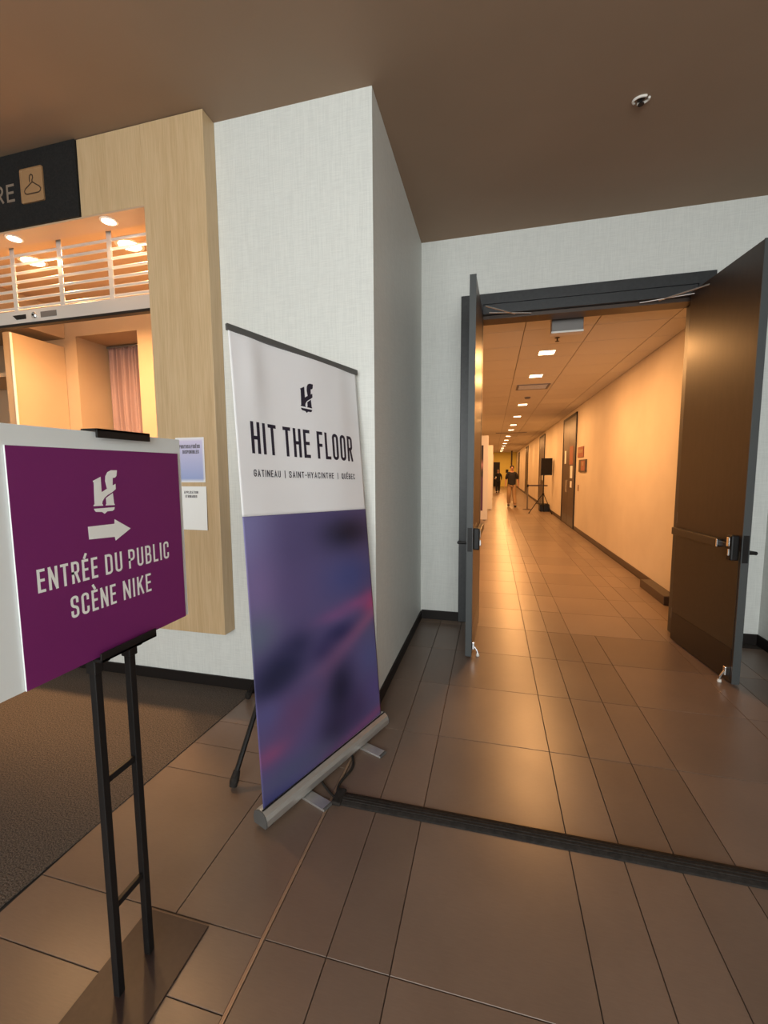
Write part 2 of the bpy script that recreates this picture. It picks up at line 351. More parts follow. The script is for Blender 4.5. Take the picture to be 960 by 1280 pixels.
# ---- floor
floor = struct('floor', M['grout'], [(-6.2, XR + 0.2, -4.7, YD + 0.3, -0.2, -0.008), (CXL - 0.2, CXR + 0.2, YD + 0.3, 42.2, -0.2, -0.008)], 'brown rectangular floor tiles laid from the lobby into the corridor', 'floor')
XJ = [-0.7305, -0.505, -0.29, 0.34, 0.55, 0.76, 0.98, 1.61, 1.82, 2.03, 2.345]
mesh_cache = {}
def tile_part(name, x0, x1, y0, y1, z1, th, m, parent, g=0.0016, link=True):
    key = (name, round(x1 - x0, 3), round(y1 - y0, 3), m.name)
    if key not in mesh_cache:
        a, b = (x1 - x0) / 2 - g, (y1 - y0) / 2 - g; c = 0.0012
        me = bpy.data.meshes.new(name)
        vs = [(-a, -b, -th), (a, -b, -th), (a, b, -th), (-a, b, -th), (-a, -b, -c), (a, -b, -c), (a, b, -c), (-a, b, -c), (-a + c, -b + c, 0), (a - c, -b + c, 0), (a - c, b - c, 0), (-a + c, b - c, 0)]
        fs = [(3, 2, 1, 0)] + [(i, (i + 1) % 4, 4 + (i + 1) % 4, 4 + i) for i in range(4)] + [(4 + i, 4 + (i + 1) % 4, 8 + (i + 1) % 4, 8 + i) for i in range(4)] + [(8, 9, 10, 11)]
        me.from_pydata(vs, [], fs); me.materials.append(m); mesh_cache[key] = me
    o = bpy.data.objects.new(name, mesh_cache[key]); COL.objects.link(o); o.parent = parent
    o.location = ((x0 + x1) / 2, (y0 + y1) / 2, z1); return o
rows = [0.535 + 0.635 * k for k in range(-2, 7)]            # lobby rows
ntile = 0
for k in range(len(rows) - 1):
    y0, y1 = rows[k], rows[k + 1]
    if y1 > 4.4: y1 = 4.345
    if y0 >= 4.34: break
    for i in range(len(XJ) - 1):
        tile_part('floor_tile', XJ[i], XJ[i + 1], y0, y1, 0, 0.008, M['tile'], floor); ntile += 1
# lobby, west of the bronze joint
for y0, y1, xs in ((-0.1, 0.525, [-1.9, -1.09, -0.7435]), (0.525, 0.955, [-1.8, -0.7435]), (0.955, 1.17, [-1.72, -0.7435]),
                   (1.17, 1.82, [-1.72, -1.09, -0.7435]), (1.82, 2.035, [-1.71, -0.7435]), (2.035, 2.26, [-1.70, -1.09, -0.7435]), (2.26, 2.62, [-1.69, -1.35, -0.7435])):
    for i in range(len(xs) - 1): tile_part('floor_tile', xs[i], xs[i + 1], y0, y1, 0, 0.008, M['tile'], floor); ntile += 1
# corridor tiles
XK = [-0.98, -0.72, -0.505, -0.29, 0.34, 0.55, 0.76, 1.39, 1.60, 1.81, 2.10]
k = 0; y = 4.345; rest = MB()
while y < 41.9:
    y1 = y + 0.635
    for i in range(len(XK) - 1):
        x0, x1 = XK[i], XK[i + 1]
        if y < 4.4 and (x0 < -0.8): continue
        if ntile < 296:
            tile_part('floor_tile', x0, x1, y, y1, 0, 0.008, M['tile_lit'], floor); ntile += 1
        else: rest.box(x0 + .0016, x1 - .0016, y + .0016, y1 - .0016, -0.008, 0)
    y = y1
tag(rest.build('distant_floor_tiles', M['tile_lit'], floor), kind='stuff')
# plain lobby floor behind the camera
tag(MB().box(XJ[0], XJ[-1], -4.65, rows[0] - 0.002, -0.008, 0).box(-1.9, -0.7435, -4.65, -0.102, -0.008, 0).build('rear_floor_tiles', M['tile'], floor), kind='stuff')
j = struct('trim_1', M['brass'], [(-0.7425, -0.7385, -4.6, 2.62, -0.006, 0.003), (-0.7355, -0.7315, -4.6, 2.62, -0.006, 0.003)], 'thin bronze floor joint running toward the camera under the tall banner', 'trim')
MB().box(-0.7385, -0.7355, -4.6, 2.62, -0.006, 0.0015).build('rubber_seal', M['brass'], j)
cp = MB().prism([(-5.99, -4.44), (-2.04, -4.44), (-1.733, 1.03), (-1.665, 2.635), (-5.99, 2.635)], lambda a, b, d: (a, b, d), 0.0, 0.006).build('carpet', M['carpet'])
tag(cp, 'dark brown carpet beside the tiles under the coat check', 'carpet')
# ---- ceilings
struct('ceiling', M['ceil'], [(-6.2, XR + 0.2, -4.7, YWood + 0.02, ZC, ZC + 0.2), (-6.2, XR + 0.2, YWood + 0.02, YD + 0.3, ZC, ZC + 0.2)], 'smooth taupe brown ceiling of the lobby', 'ceiling')
c2 = struct('ceiling.001', M['cgrid'], [(CXL - 0.2, CXR + 0.2, YD + 0.22, 42.2, CZ + 0.012, CZ + 0.2)], 'white suspended tile ceiling of the corridor', 'ceiling')
CX = [-0.99, -0.44, 0.325, 1.075, 1.83, 2.115]
y = 4.70; 
while y < 41.8:
    for i in range(len(CX) - 1):
        if y < 41: tile_part('ceiling_tile', CX[i], CX[i + 1], y, y + 0.66, CZ + 0.012, 0.012, M['ctile'], c2, g=0.005)
    y += 0.66
for o in c2.children: o.scale = (1, 1, 1)
# ---- walls of the lobby
struct('wall_left', M['vinyl'], [
    (-6.0, -2.27, YC, YC + 0.12, 0, 1.0), (-2.27, XW, YC, YC + 0.12, 0, ZC), (-6.0, -2.27, YC + 0.0, YC + 0.12, 3.42, ZC),
    (-6.0, -5.6, YC, YC + 0.12, 1.0, 3.42), (XW - 0.12, XW, YC + 0.12, YD, 0, ZC)], 'white woven vinyl wall with the outside corner behind the tall banner', 'wall')
struct('wall_back', M['vinyl'], [
    (XW - 0.12, OX0 - 0.03, YD, YD + 0.2, 0, ZC), (OX1 + 0.03, XR + 0.15, YD, YD + 0.2, 0, ZC), (OX0 - 0.03, OX1 + 0.03, YD, YD + 0.2, OZ + 0.03, ZC)],
    'white woven vinyl wall around the open double doors', 'wall')
struct('wall_right', M['vinyl'], [(XR, XR + 0.15, -4.6, YD, 0, ZC)], 'white vinyl wall at the right edge beside the open door', 'wall')
struct('wall_rear', M['vinyl'], [(-6.0, -2.2, -4.6, -4.45, 0, ZC), (2.6 - 0.24, XR + 0.15, -4.6, -4.45, 0, ZC), (-2.2, 2.36, -4.6, -4.45, 0, 0.7), (-2.2, 2.36, -4.6, -4.45, 3.75, ZC)],
       'white wall with a wide window behind the camera', 'wall')
wn = empty('window_1', (0.08, -4.5, 0), label='wide window behind the camera', cat='window', kind='structure')
fr = MB()
for a in (-2.28, -0.78, 0.74, 2.24): fr.box(a, a + 0.04, -0.04, 0.04, 0.7, 3.75)
fr.box(-2.28, 2.28, -0.04, 0.04, 0.7, 0.74).box(-2.28, 2.28, -0.04, 0.04, 3.71, 3.75); fr.build('window_frame', M['frame'], wn)
struct('wall_far_left', M['vinyl'], [(-6.15, -6.0, -4.6, YC + 0.12, 0, ZC)], 'white wall at the far left end of the lobby', 'wall')
struct('baseboard_left', M['base'], [(-6.0, XW + 0.012, YC - 0.012, YC, 0, 0.085), (XW, XW + 0.012, YC, YD - 0.012, 0, 0.085)], 'black baseboard around the white corner behind the banner', 'baseboard')
struct('baseboard_back', M['base'], [(XW + 0.012, -0.33, YD - 0.012, YD, 0, 0.095), (1.85, XR - 0.012, YD - 0.012, YD, 0, 0.095)], 'black baseboard on the wall around the double doors', 'baseboard')
struct('baseboard_right', M['base'], [(XR - 0.012, XR, -4.4, YD, 0, 0.095)], 'black baseboard at the right edge behind the open door', 'baseboard')
# ---- corridor shell
struct('wall_corridor_right', M['corr'], [(CXR, CXR + 0.15, YD + 0.2, 42.0, 0, CZ + 0.02)], 'long cream corridor wall on the right', 'wall')
struct('wall_corridor_left', M['corr'], [(CXL - 0.15, CXL, YD + 0.2, 42.0, 0, CZ + 0.02)], 'cream corridor wall on the left behind the display panels', 'wall')
struct('wall_corridor_end', M['yellow'], [(CXL - 0.15, CXR + 0.15, 42.0, 42.15, 0, CZ + 0.02)], 'yellow wall closing the far end of the corridor', 'wall')
struct('wall_corridor_near', M['corr'], [(CXL - 0.15, XW - 0.12, YD + 0.08, YD + 0.2, 0, CZ + 0.02)], 'short cream wall beside the doorway in the corridor', 'wall')
struct('baseboard_corridor', M['bbase'], [(CXR - 0.014, CXR, YD + 0.2, 12.15, 0, 0.10), (CXR - 0.014, CXR, 14.3, 19.2, 0, 0.10), (CXR - 0.014, CXR, 21.4, 28.0, 0, 0.10), (CXR - 0.014, CXR, 30.1, 42, 0, 0.10), (CXL, CXL + 0.014, YD + 0.2, 42.0, 0, 0.10)],
       'dark brown baseboard along the cream corridor walls', 'baseboard')
# ---- door frame
trim = empty('trim_2', (0, YD, 0), label='charcoal steel frame around the double doors', cat='door frame', kind='structure')
MB().box(-0.33, OX0, -0.028, 0.21, 0, 3.295, 0.004).build('jamb', M['frame'], trim)
MB().box(OX1, 1.84, -0.028, 0.21, 0, 3.295, 0.004).build('jamb', M['frame'], trim)
MB().box(-0.33, 1.84, -0.030, 0.0, 3.20, 3.298, 0.003).build('head', M['frame'], trim)
MB().box(OX0, OX1, -0.018, 0.212, OZ, 3.20, 0.003).build('head_stop', M['frame'], trim)
MB().box(OX0, OX1, 0.03, 0.21, OZ - 0.035, OZ, 0.003).build('rebate', M['bbase'], trim)

# ---- doors
def door(name, hx, hy, fx, fy, side, label):
    """leaf hinged at (hx,hy); inner face line hinge->free; thickness to `side` (local y)"""
    d = Vector((fx - hx, fy - hy, 0)); L = d.length; rz = math.atan2(d.y, d.x)
    root = empty(name, (hx, hy, 0), rz, label=label, cat='door', kind='structure')
    s = side; T = 0.05
    def bx(x0, x1, y0, y1, z0, z1, nm, m, c=0.0, p=root):
        ya, yb = sorted((y0 * s, y1 * s)); return MB().box(x0, x1, ya, yb, z0, z1, c).build(nm, m, p)
    leaf = bx(0.004, L - 0.004, 0.003, T, 0.012, 3.125, 'leaf', M['leaf'])
    bx(L - 0.006, L + 0.001, 0.0, T + 0.002, 0.012, 3.127, 'edge_strip', M['edge'])
    bx(0.02, L - 0.03, -0.001, 0.004, 0.03, 0.27, 'kick_plate', M['kick'])
    bx(0.02, L - 0.02, -0.0005, 0.004, 0.272, 1.0, 'lower_panel', M['leaflow'])
    pb = MB(); ya, yb = sorted((-0.045 * s, -0.002 * s)); pb.box(0.01, L - 0.22, ya, yb, 1.0, 1.065, 0.006); bar = pb.build('panic_bar', M['leaflow'], root)
    ya, yb = sorted((-0.047 * s, -0.004 * s)); MB().box(L - 0.222, L - 0.206, ya, yb, 1.002, 1.063, 0.003).build('end_cap', M['chrome'], bar)
    ya, yb = sorted((-0.03 * s, -0.002 * s)); MB().box(L - 0.21, L - 0.08, ya, yb, 1.012, 1.05, 0.004).build('slide_rail', M['black'], bar)
    ya, yb = sorted((-0.052 * s, 0.0)); hb = MB().box(L - 0.085, L - 0.025, ya, yb, 0.93, 1.115, 0.010).build('latch_case', M['black'], root)
    MB().box(L - 0.075, L - 0.045, *sorted((-0.060 * s, -0.05 * s)), 1.03, 1.10, 0.005).build('latch_cover', M['chrome'], hb)
    MB().box(L - 0.05, L - 0.038, *sorted((-0.064 * s, -0.05 * s)), 0.965, 1.015, 0.003).build('latch_tab', M['chrome'], hb)
    bx(L - 0.001, L + 0.003, 0.006, 0.044, 0.92, 1.12, 'latch_plate', M['black'])
    # outer lever
    lv = MB(); lv.tube([(L - 0.05, (T) * s, 0.985), (L - 0.05, (T + 0.075) * s, 0.985)], 0.013); lv.tube([(L - 0.045, (T + 0.072) * s, 0.985), (L - 0.17, (T + 0.078) * s, 0.98)], [0.014, 0.009]); lv.build('lever', M['black'], root, sm=False)
    MB().box(L - 0.10, L - 0.04, *sorted((T * s, (T + 0.01) * s)), 0.90, 1.11, 0.003).build('lever_plate', M['dgrey'], root)
    # foot holder
    ft = MB(); ft.box(L - 0.075, L - 0.045, *sorted((-0.022 * s, -0.001 * s)), 0.055, 0.12, 0.004); ft.tube([(L - 0.06, -0.02 * s, 0.08), (L - 0.055, -0.045 * s, 0.045), (L - 0.055, -0.05 * s, 0.02)], [0.009, 0.008, 0.010]); hd = ft.build('foot_holder', M['chrome'], root)
    MB().lathe([(0.013, 0.0), (0.015, 0.006), (0.012, 0.022)], (L - 0.055, -0.05 * s, 0.0), 12).build('foot_tip', M['whitep'], hd)
    for z in (0.25, 1.15, 2.0, 2.85): MB().lathe([(0.008, -0.05), (0.008, 0.05)], (-0.001, 0.01 * s, z), 10).build('hinge', M['lgrey'], root)
    # closer arm at the top
    return root, L
dl, L1 = door('door_1', -0.120, 4.432, -0.150, 3.575, -1, 'left leaf of the dark brown double door, seen nearly edge on')
dr, L2 = door('door_2', 1.645, 4.432, 1.735, 3.545, 1, 'right leaf of the dark brown double door, standing open with its panic bar facing us')
for root, hx, sx in ((dl, OX0 + 0.03, 1), (dr, OX1 - 0.03, -1)):
    arm = MB(); inv = Matrix.Rotation(-root.rotation_euler.z, 3, 'Z')
    pts = [(hx, 4.16, 3.085), (hx + sx * 0.27, 4.455, 3.093)]
    q = [inv @ (Vector(p) - root.location) for p in pts]; arm.tube(q, 0.006, 8)
    q2 = [inv @ (Vector(p) - root.location) for p in ((hx + sx * 0.03, 4.36, 3.093), (hx + sx * 0.42, 4.47, 3.093))]; arm.tube(q2, 0.005, 8)
    arm.build('closer_arm', M['alu'], root)

# ================================================================== COAT CHECK
clad = empty('wall_cladding', (0, YWood, 0), label='pale oak cladding framing the coat check opening left of the banner', cat='wall cladding', kind='structure')
MB().box(-2.272, -1.80, 0.0, 0.118, 0.455, ZC - 0.004, 0.002).build('column_panel', M['wood'], clad)
MB().box(-2.795, -2.2735, 0.001, 0.118, 3.362, ZC - 0.004, 0.0015).build('header_panel', M['wood'], clad)
MB().box(-5.6, -2.2735, 0.001, 0.118, 0.455, 1.0, 0.002).build('counter_front_panel', M['wood'], clad)
MB().box(-5.9, -5.602, 0.001, 0.118, 0.455, ZC - 0.004, 0.002).build('far_panel', M['wood'], clad)
sg = empty('coat_check_sign', (-2.8, YWood - 0.012, 3.362), label='black coat check sign with tan hanger pictogram above the opening', cat='sign')
MB().box(-2.80, 0.0, 0.0, 0.128, 0.0, ZC - 3.366, 0.002).build('panel', M['signb'], sg)
MB().box(-0.49, -0.285, -0.004, 0.0, 0.145, 0.372, 0.010).build('pictogram_plate', M['tan'], sg)
def sgf(x, z): return (x, -0.0052, z)
hg = MB()
hk = [(-0.408, .285), (-0.409, .305), (-0.405, .322), (-0.392, .33), (-0.379, .322), (-0.378, .305), (-0.386, .293), (-0.386, .279)]
ribbon(hg, hk, False, 0.008, sgf)
ribbon(hg, [(-0.386, .279), (-0.325, .243), (-0.312, .228), (-0.318, .212), (-0.335, .204), (-0.44, .204), (-0.457, .212), (-0.462, .228), (-0.45, .243)], True, 0.008, sgf)
hg.build('hanger_icon', M['bbase'], sg, fix=False)
tx = MB(); text(tx, 'VESTIAIRE', -1.42, 0.178, 0.120, 0.86, 0.017, lambda x, z: (x, -0.002, z)); tx.build('lettering', M['lett'], sg, fix=False)
# recess soffit
struct('trim_3', M['soffit'], [(-5.6, -2.272, YWood + 0.001, 2.70, 3.350, 3.361)], 'tan soffit above the rolling grille with two downlights', 'soffit')
def downlight(name, x, y, z, r, lens, label, group, power=0, color=WARM, spot=None, drop=0.02):
    o = empty(name, (x, y, z), label=label, cat='light', group=group)
    MB().lathe([(r * 1.28, 0), (r * 1.28, -0.004), (r, -0.006), (r * .98, -0.001)], (0, 0, 0), 24).build('trim_ring', M['whitep'], o)
    MB().lathe([(r * .97, -0.002), (r * .97, -0.0075), (r * .5, -0.0095)], (0, 0, 0), 24).build('lens', lens, o)
    if power:
        if spot:
            d = bpy.data.lights.new('bulb', 'SPOT'); d.spot_size = math.radians(spot); d.spot_blend = 0.6; d.shadow_soft_size = 0.03
        else:
            d = bpy.data.lights.new('bulb', 'AREA'); d.shape = 'DISK'; d.size = r * 2; d.spread = math.radians(150)
        d.energy = power; d.color = color
        b = bpy.data.objects.new('bulb', d); COL.objects.link(b); b.parent = o; b.location = (0, 0, -drop)
    return o
for x, nm in ((-2.636, 'recessed downlight in the tan soffit nearest the oak column'), (-3.511, 'recessed downlight in the tan soffit under the black sign')):
    downlight('soffit_downlight', x, 2.60, 3.350, 0.045, M['lamp_soft'], nm, 'soffit downlights', 3, COAT)
for x, nm in ((-2.90, 'glowing lamp behind the rolling grille, nearest the oak column'), (-3.93, 'glowing lamp behind the rolling grille, farther left')):
    downlight('coat_room_downlight', x, 3.05, 3.44, 0.085, M['lamp_warm'], nm, 'coat room downlights', 70, COAT)
# rolling grille
gr = empty('rolling_grille', (0, 2.735, 0), label='half raised aluminium rolling grille across the coat check opening', cat='shutter')
for k in range(7):
    z = 3.305 - k * 0.066
    MB().box(-5.58, -2.285, -0.004, 0.004, z - 0.009, z + 0.009).tube([(-5.58, 0, z + .006), (-2.285, 0, z + .006)], 0.007, 8).build('slat', M['grille'], gr)
for x in (-5.14, -4.66, -4.19, -3.72, -3.247, -2.775):
    for k in range(-1, 7):
        z = 3.305 - k * 0.066
        MB().box(x - 0.022, x + 0.022, -0.0105, -0.0095 + 0.003, z - 0.060, z - 0.004).box(x - 0.016, x + 0.016, -0.0125, -0.008, z - 0.009, z + 0.009).build('link', M['grille'], gr)
br = MB().box(-5.58, -2.285, -0.022, 0.022, 2.785, 2.885, 0.004).build('bottom_rail', M['grille'], gr)
MB().box(-5.58, -2.285, -0.026, 0.026, 2.765, 2.786, 0.003).build('rubber_edge', M['black'], br)
MB().lathe([(0.024, 0), (0.024, -0.012), (0.019, -0.016)], (-3.52, -0.022, 2.832), 18, 'y').build('lock_cylinder', M['chrome'], br)
MB().lathe([(0.008, 0), (0.008, -0.0185)], (-3.52, -0.022, 2.832), 10, 'y').build('keyhole', M['black'], br)
MB().prism([(-3.75, 2.85), (-3.61, 2.85), (-3.61, 2.815), (-3.71, 2.815)], lambda a, b, d: (a, d, b), -0.0235, -0.0218).build('handle_slot', M['black'], br)
MB().box(-3.46, -3.30, -0.0235, -0.0215, 2.812, 2.855).build('label_plate', M['lgrey'], br)
MB().box(-2.285, -2.272, -0.03, 0.03, 1.04, 3.34).build('guide', M['grille'], gr)
# counter
ct = empty('service_counter', (-3.9, 2.78, 0), label='pale counter top of the coat check opening behind the white board', cat='counter')
MB().box(-1.69, 1.615, -0.26, 0.22, 1.0, 1.04, 0.004).build('worktop', M['wood'], ct)
# coat room shell
NY = 4.0
struct('wall_coat_room', M['coat'], [
    (-6.0, -4.62, NY, NY + 0.28, 0, 3.46), (-3.78, XW - 0.12, NY, NY + 0.28, 0, 3.46), (-4.62, -3.78, NY, NY + 0.28, 3.135, 3.46),
    (-4.62, -3.78, NY + 0.6, NY + 0.7, 0, 3.2), (-4.72, -4.62, NY + 0.28, NY + 0.6, 0, 3.2), (-3.78, -3.68, NY + 0.28, NY + 0.6, 0, 3.2), (-4.62, -3.78, NY + 0.28, NY + 0.6, 3.135, 3.2),
    (-2.0, -1.9, YC + 0.12, NY, 0, 3.46), (-6.1, -6.0, YC + 0.12, NY, 0, 3.46)], 'warm beige wall with a curtained niche inside the coat check', 'wall')
struct('ceiling.002', M['soffit'], [(-6.0, XW - 0.12, YC + 0.12, NY, 3.44, 3.5)], 'beige ceiling inside the coat check', 'ceiling')
pw = empty('storage_partition', (-4.84, 3.66, 0), label='beige storage partition seen left inside the coat check', cat='partition')
MB().box(-0.05, 0.05, -0.24, 0.336, 0.0, 3.03, 0.003).build('side_panel', M['coat'], pw)
MB().box(-1.1, -0.052, -0.20, 0.335, 2.6, 2.64).box(-1.1, -0.052, -0.2, 0.335, 1.7, 1.73).build('shelf', M['coat'], pw)
MB().box(0.052, 0.067, -0.25, -0.23, 0.0, 3.02, 0.002).build('edge_trim', M['whitep'], pw)
struct('trim_4', M['coat'], [(-6.0, -4.77, 3.05, NY - 0.004, 3.12, 3.438)], 'beige bulkhead above the storage partition in the coat check', 'trim')
# curtain
cu = empty('curtain', (-4.2, NY + 0.40, 0), label='dusty rose pleated curtain hanging in the coat check niche', cat='curtain')
vs = []; fs = []; NX = 150
xs = [-0.395 + 0.79 * i / NX for i in range(NX + 1)]
zs = [0.06, 0.8, 1.4, 1.9, 2.3, 2.6, 2.85, 3.05, 3.10]
for z in zs:
    for i, x in enumerate(xs):
        u = i / NX; a = 0.5 + 0.5 * min(1, (3.1 - z) / 0.4)
        y = 0.034 * a * math.sin(u * 2 * PI * 9.3 + 0.6 * math.sin(u * 9)) + 0.012 * math.sin(u * 2 * PI * 23 + z)
        vs.append((x + 0.006 * math.sin(z * 2 + u * 20), y, z))
for r in range(len(zs) - 1):
    for i in range(NX): a = r * (NX + 1) + i; fs.append((a, a + 1, a + NX + 2, a + NX + 1))
cl = MB().add(vs, fs).build('cloth', M['curtain'], cu, fix=False, sm=True)
sol = cl.modifiers.new('t', 'SOLIDIFY'); sol.thickness = 0.004
MB().tube([(-0.41, 0, 3.115), (0.41, 0, 3.115)], 0.012).build('rod', M['lgrey'], cu)

# papers on oak column
def paper(name, x0, x1, z0, z1, label, lines, grad=None, curl=0.004):
    o = empty(name, (x0, YWood - 0.001, z0), label=label, cat='notice'); W = x1 - x0; H = z1 - z0
    N = 12; vs = []; fs = []
    for j in range(N + 1):
        for i in range(N + 1):
            u, v = i / N, j / N; vs.append((u * W, -0.0012 - curl * (u ** 3) * (1 - 0.6 * v), v * H))
    for j in range(N):
        for i in range(N): a = j * (N + 1) + i; fs.append((a, a + 1, a + N + 2, a + N + 1))
    sh = MB().add(vs, fs).build('sheet', M['ink_white'], o, fix=False)
    if grad:
        me = sh.data; me.materials.clear(); me.materials.append(M['poster'])
        ca = me.color_attributes.new('print', 'FLOAT_COLOR', 'POINT')
        for i, v in enumerate(me.vertices):
            u, t = v.co.x / W, v.co.z / H
            if u < .02 or u > .94 or t < .04 or t > .95: c = (.86, .86, .86)
            else: c = [grad[0][k] * (1 - t) + grad[1][k] * t for k in range(3)]
            ca.data[i].color = (*c, 1)
    for s_, lx, lz, lh, ll, t in lines:
        mb = MB(); text(mb, s_, lx, lz, lh, ll, t, lambda x, z: (x, -0.0022 - curl * ((x / W) ** 3) * (1 - 0.6 * z / H), z)); mb.build('lettering', M['grey_ink'], o, fix=False)
    return o
paper('notice_sheet', -2.125, -1.897, 1.526, 1.831, 'lavender and blue notice taped to the oak column, the upper of two',
      [('PHOTOS & VIDÉOS', .03, .232, .024, .165, .0042), ('DISPONIBLES', .055, .196, .024, .13, .0042)], ((.30, .38, .66), (.66, .60, .78)))
paper('notice_sheet', -2.12, -1.893, 1.196, 1.498, 'white notice taped to the oak column, the lower of two',
      [('APPLICATION', .045, .252, .018, .115, .0035), ('ET HORAIRES', .055, .224, .018, .095, .0035)], None, 0.010)

# ================================================================== EASEL WITH SIGN BOARDS
ez = empty('sign_easel', (-1.06, 0.98, 0), label='black steel sign easel on a flat brown base plate holding the purple sign', cat='easel')
BX('base_plate', M['plate'], (-0.135, 0.118, -0.175, 0.177, 0.001, 0.007), ez, 0.001)
for y in (-0.058, 0.060):
    MB().box(-0.034, -0.012, y - 0.011, y + 0.011, 0.007, 1.712, 0.002).build('upright', M['black'], ez)
for z in (0.295, 0.70):
    MB().box(-0.030, -0.016, -0.047, 0.049, z - 0.010, z + 0.010, 0.002).build('rung', M['black'], ez)
led = MB().box(-0.012, 0.022, -0.075, 0.125, 1.073, 1.082, 0.002).box(0.016, 0.022, -0.075, 0.125, 1.073, 1.100, 0.002).build('ledge', M['black'], ez)
for y in (-0.058, 0.060):
    MB().box(-0.040, -0.006, y - 0.015, y + 0.015, 1.035, 1.082, 0.003).build('collar', M['black'], ez)
    kn = MB().lathe([(0.004, 0), (0.004, 0.014), (0.011, 0.016), (0.012, 0.03), (0.009, 0.034)], (-0.023, y + 0.011, 1.062), 14, 'y').build('knob', M['black'], ez)
    MB().lathe([(0.004, 0), (0.004, 0.002)], (-0.023, y + 0.045, 1.062), 10, 'y').build('screw', M['lgrey'], kn)
MB().box(-0.040, 0.016, -0.034, 0.152, 1.712, 1.719, 0.001).box(0.010, 0.016, -0.034, 0.152, 1.694, 1.719, 0.001).build('top_clamp', M['black'], ez)
wb = MB().box(-1.0705, -1.0655, 0.60, 1.287, 1.0835, 1.711, 0.0006).build('white_board', M['white'])
tag(wb, 'large white foam board standing behind the purple sign on the easel', 'board')
ps = empty('purple_sign', (-1.06, 0.996, 1.0835), label='purple foam board sign with white arrow held by the easel', cat='sign')
MB().box(-0.0045, -0.0002, -0.271, 0.2715, 0.0, 0.579, 0.0005).build('board', M['white'], ps)
MB().box(-0.0002, 0.0006, -0.2705, 0.271, 0.0005, 0.5785).build('purple_print', M['purple'], ps)
def pf(y, z): return (0.0012, y - 0.996, z - 1.0835)
tx = MB(); [text(tx, w_, x_, 1.309, 0.058, l_, 0.0070, pf, gap=.52) for w_, x_, l_ in (('ENTRÉE', .769, .163), ('DU', .956, .057), ('PUBLIC', 1.036, .165))]
[text(tx, w_, x_, 1.219, 0.058, l_, 0.0070, pf, gap=.52) for w_, x_, l_ in (('SCÈNE', .847, .138), ('NIKE', 1.010, .107))]; tx.build('lettering', M['ink_white'], ps, fix=False)
lg = MB()
for poly in LOGO: lg.prism(poly, lambda a, b, d: (d, a - 0.996, b - 1.0835), 0.0004, 0.0012)
lg.build('emblem', M['ink_white'], ps)
MB().prism(ARROW, lambda a, b, d: (d, a - 0.996, b - 1.0835), 0.0004, 0.0012).build('arrow', M['ink_white'], ps)

# ================================================================== ROLL-UP BANNER
Hh = Vector((0.3542, 0.9344, -0.0387)).normalized(); Vv = Vector((-0.0875, 0.0743, 0.9934)).normalized(); Nn = Hh.cross(Vv)
bn = empty('rollup_banner', label='tall roll-up banner, white above and purple blue below, by the white corner', cat='banner')
bx = Vector((Hh.x, Hh.y, 0)).normalized(); by = Vector((0, 0, 1)).cross(bx)
bn.matrix_world = Matrix((( bx.x, by.x, 0, -0.972), (bx.y, by.y, 0, 1.585), (0, 0, 1, 0), (0, 0, 0, 1)))
inv = bn.matrix_world.inverted(); O = Vector((-0.972, 1.585, 0.09))
BW, BH, SP = 0.917, 2.165, 1.315
def bp(u, v, off=0.0):
    wave = 0.0
    if v > 0.05: wave = 0.006 * math.sin(u * 9 + v * 1.3) * min(1, v) + 0.010 * math.exp(-((u - 0.12) / 0.06) ** 2 - ((v - 2.0) / 0.22) ** 2) + 0.006 * math.exp(-((u - 0.75) / 0.08) ** 2 - ((v - 1.95) / 0.25) ** 2)
    uu = u
    p = O + Hh * uu + Vv * v + Nn * (off + wave)
    return tuple(inv @ p)
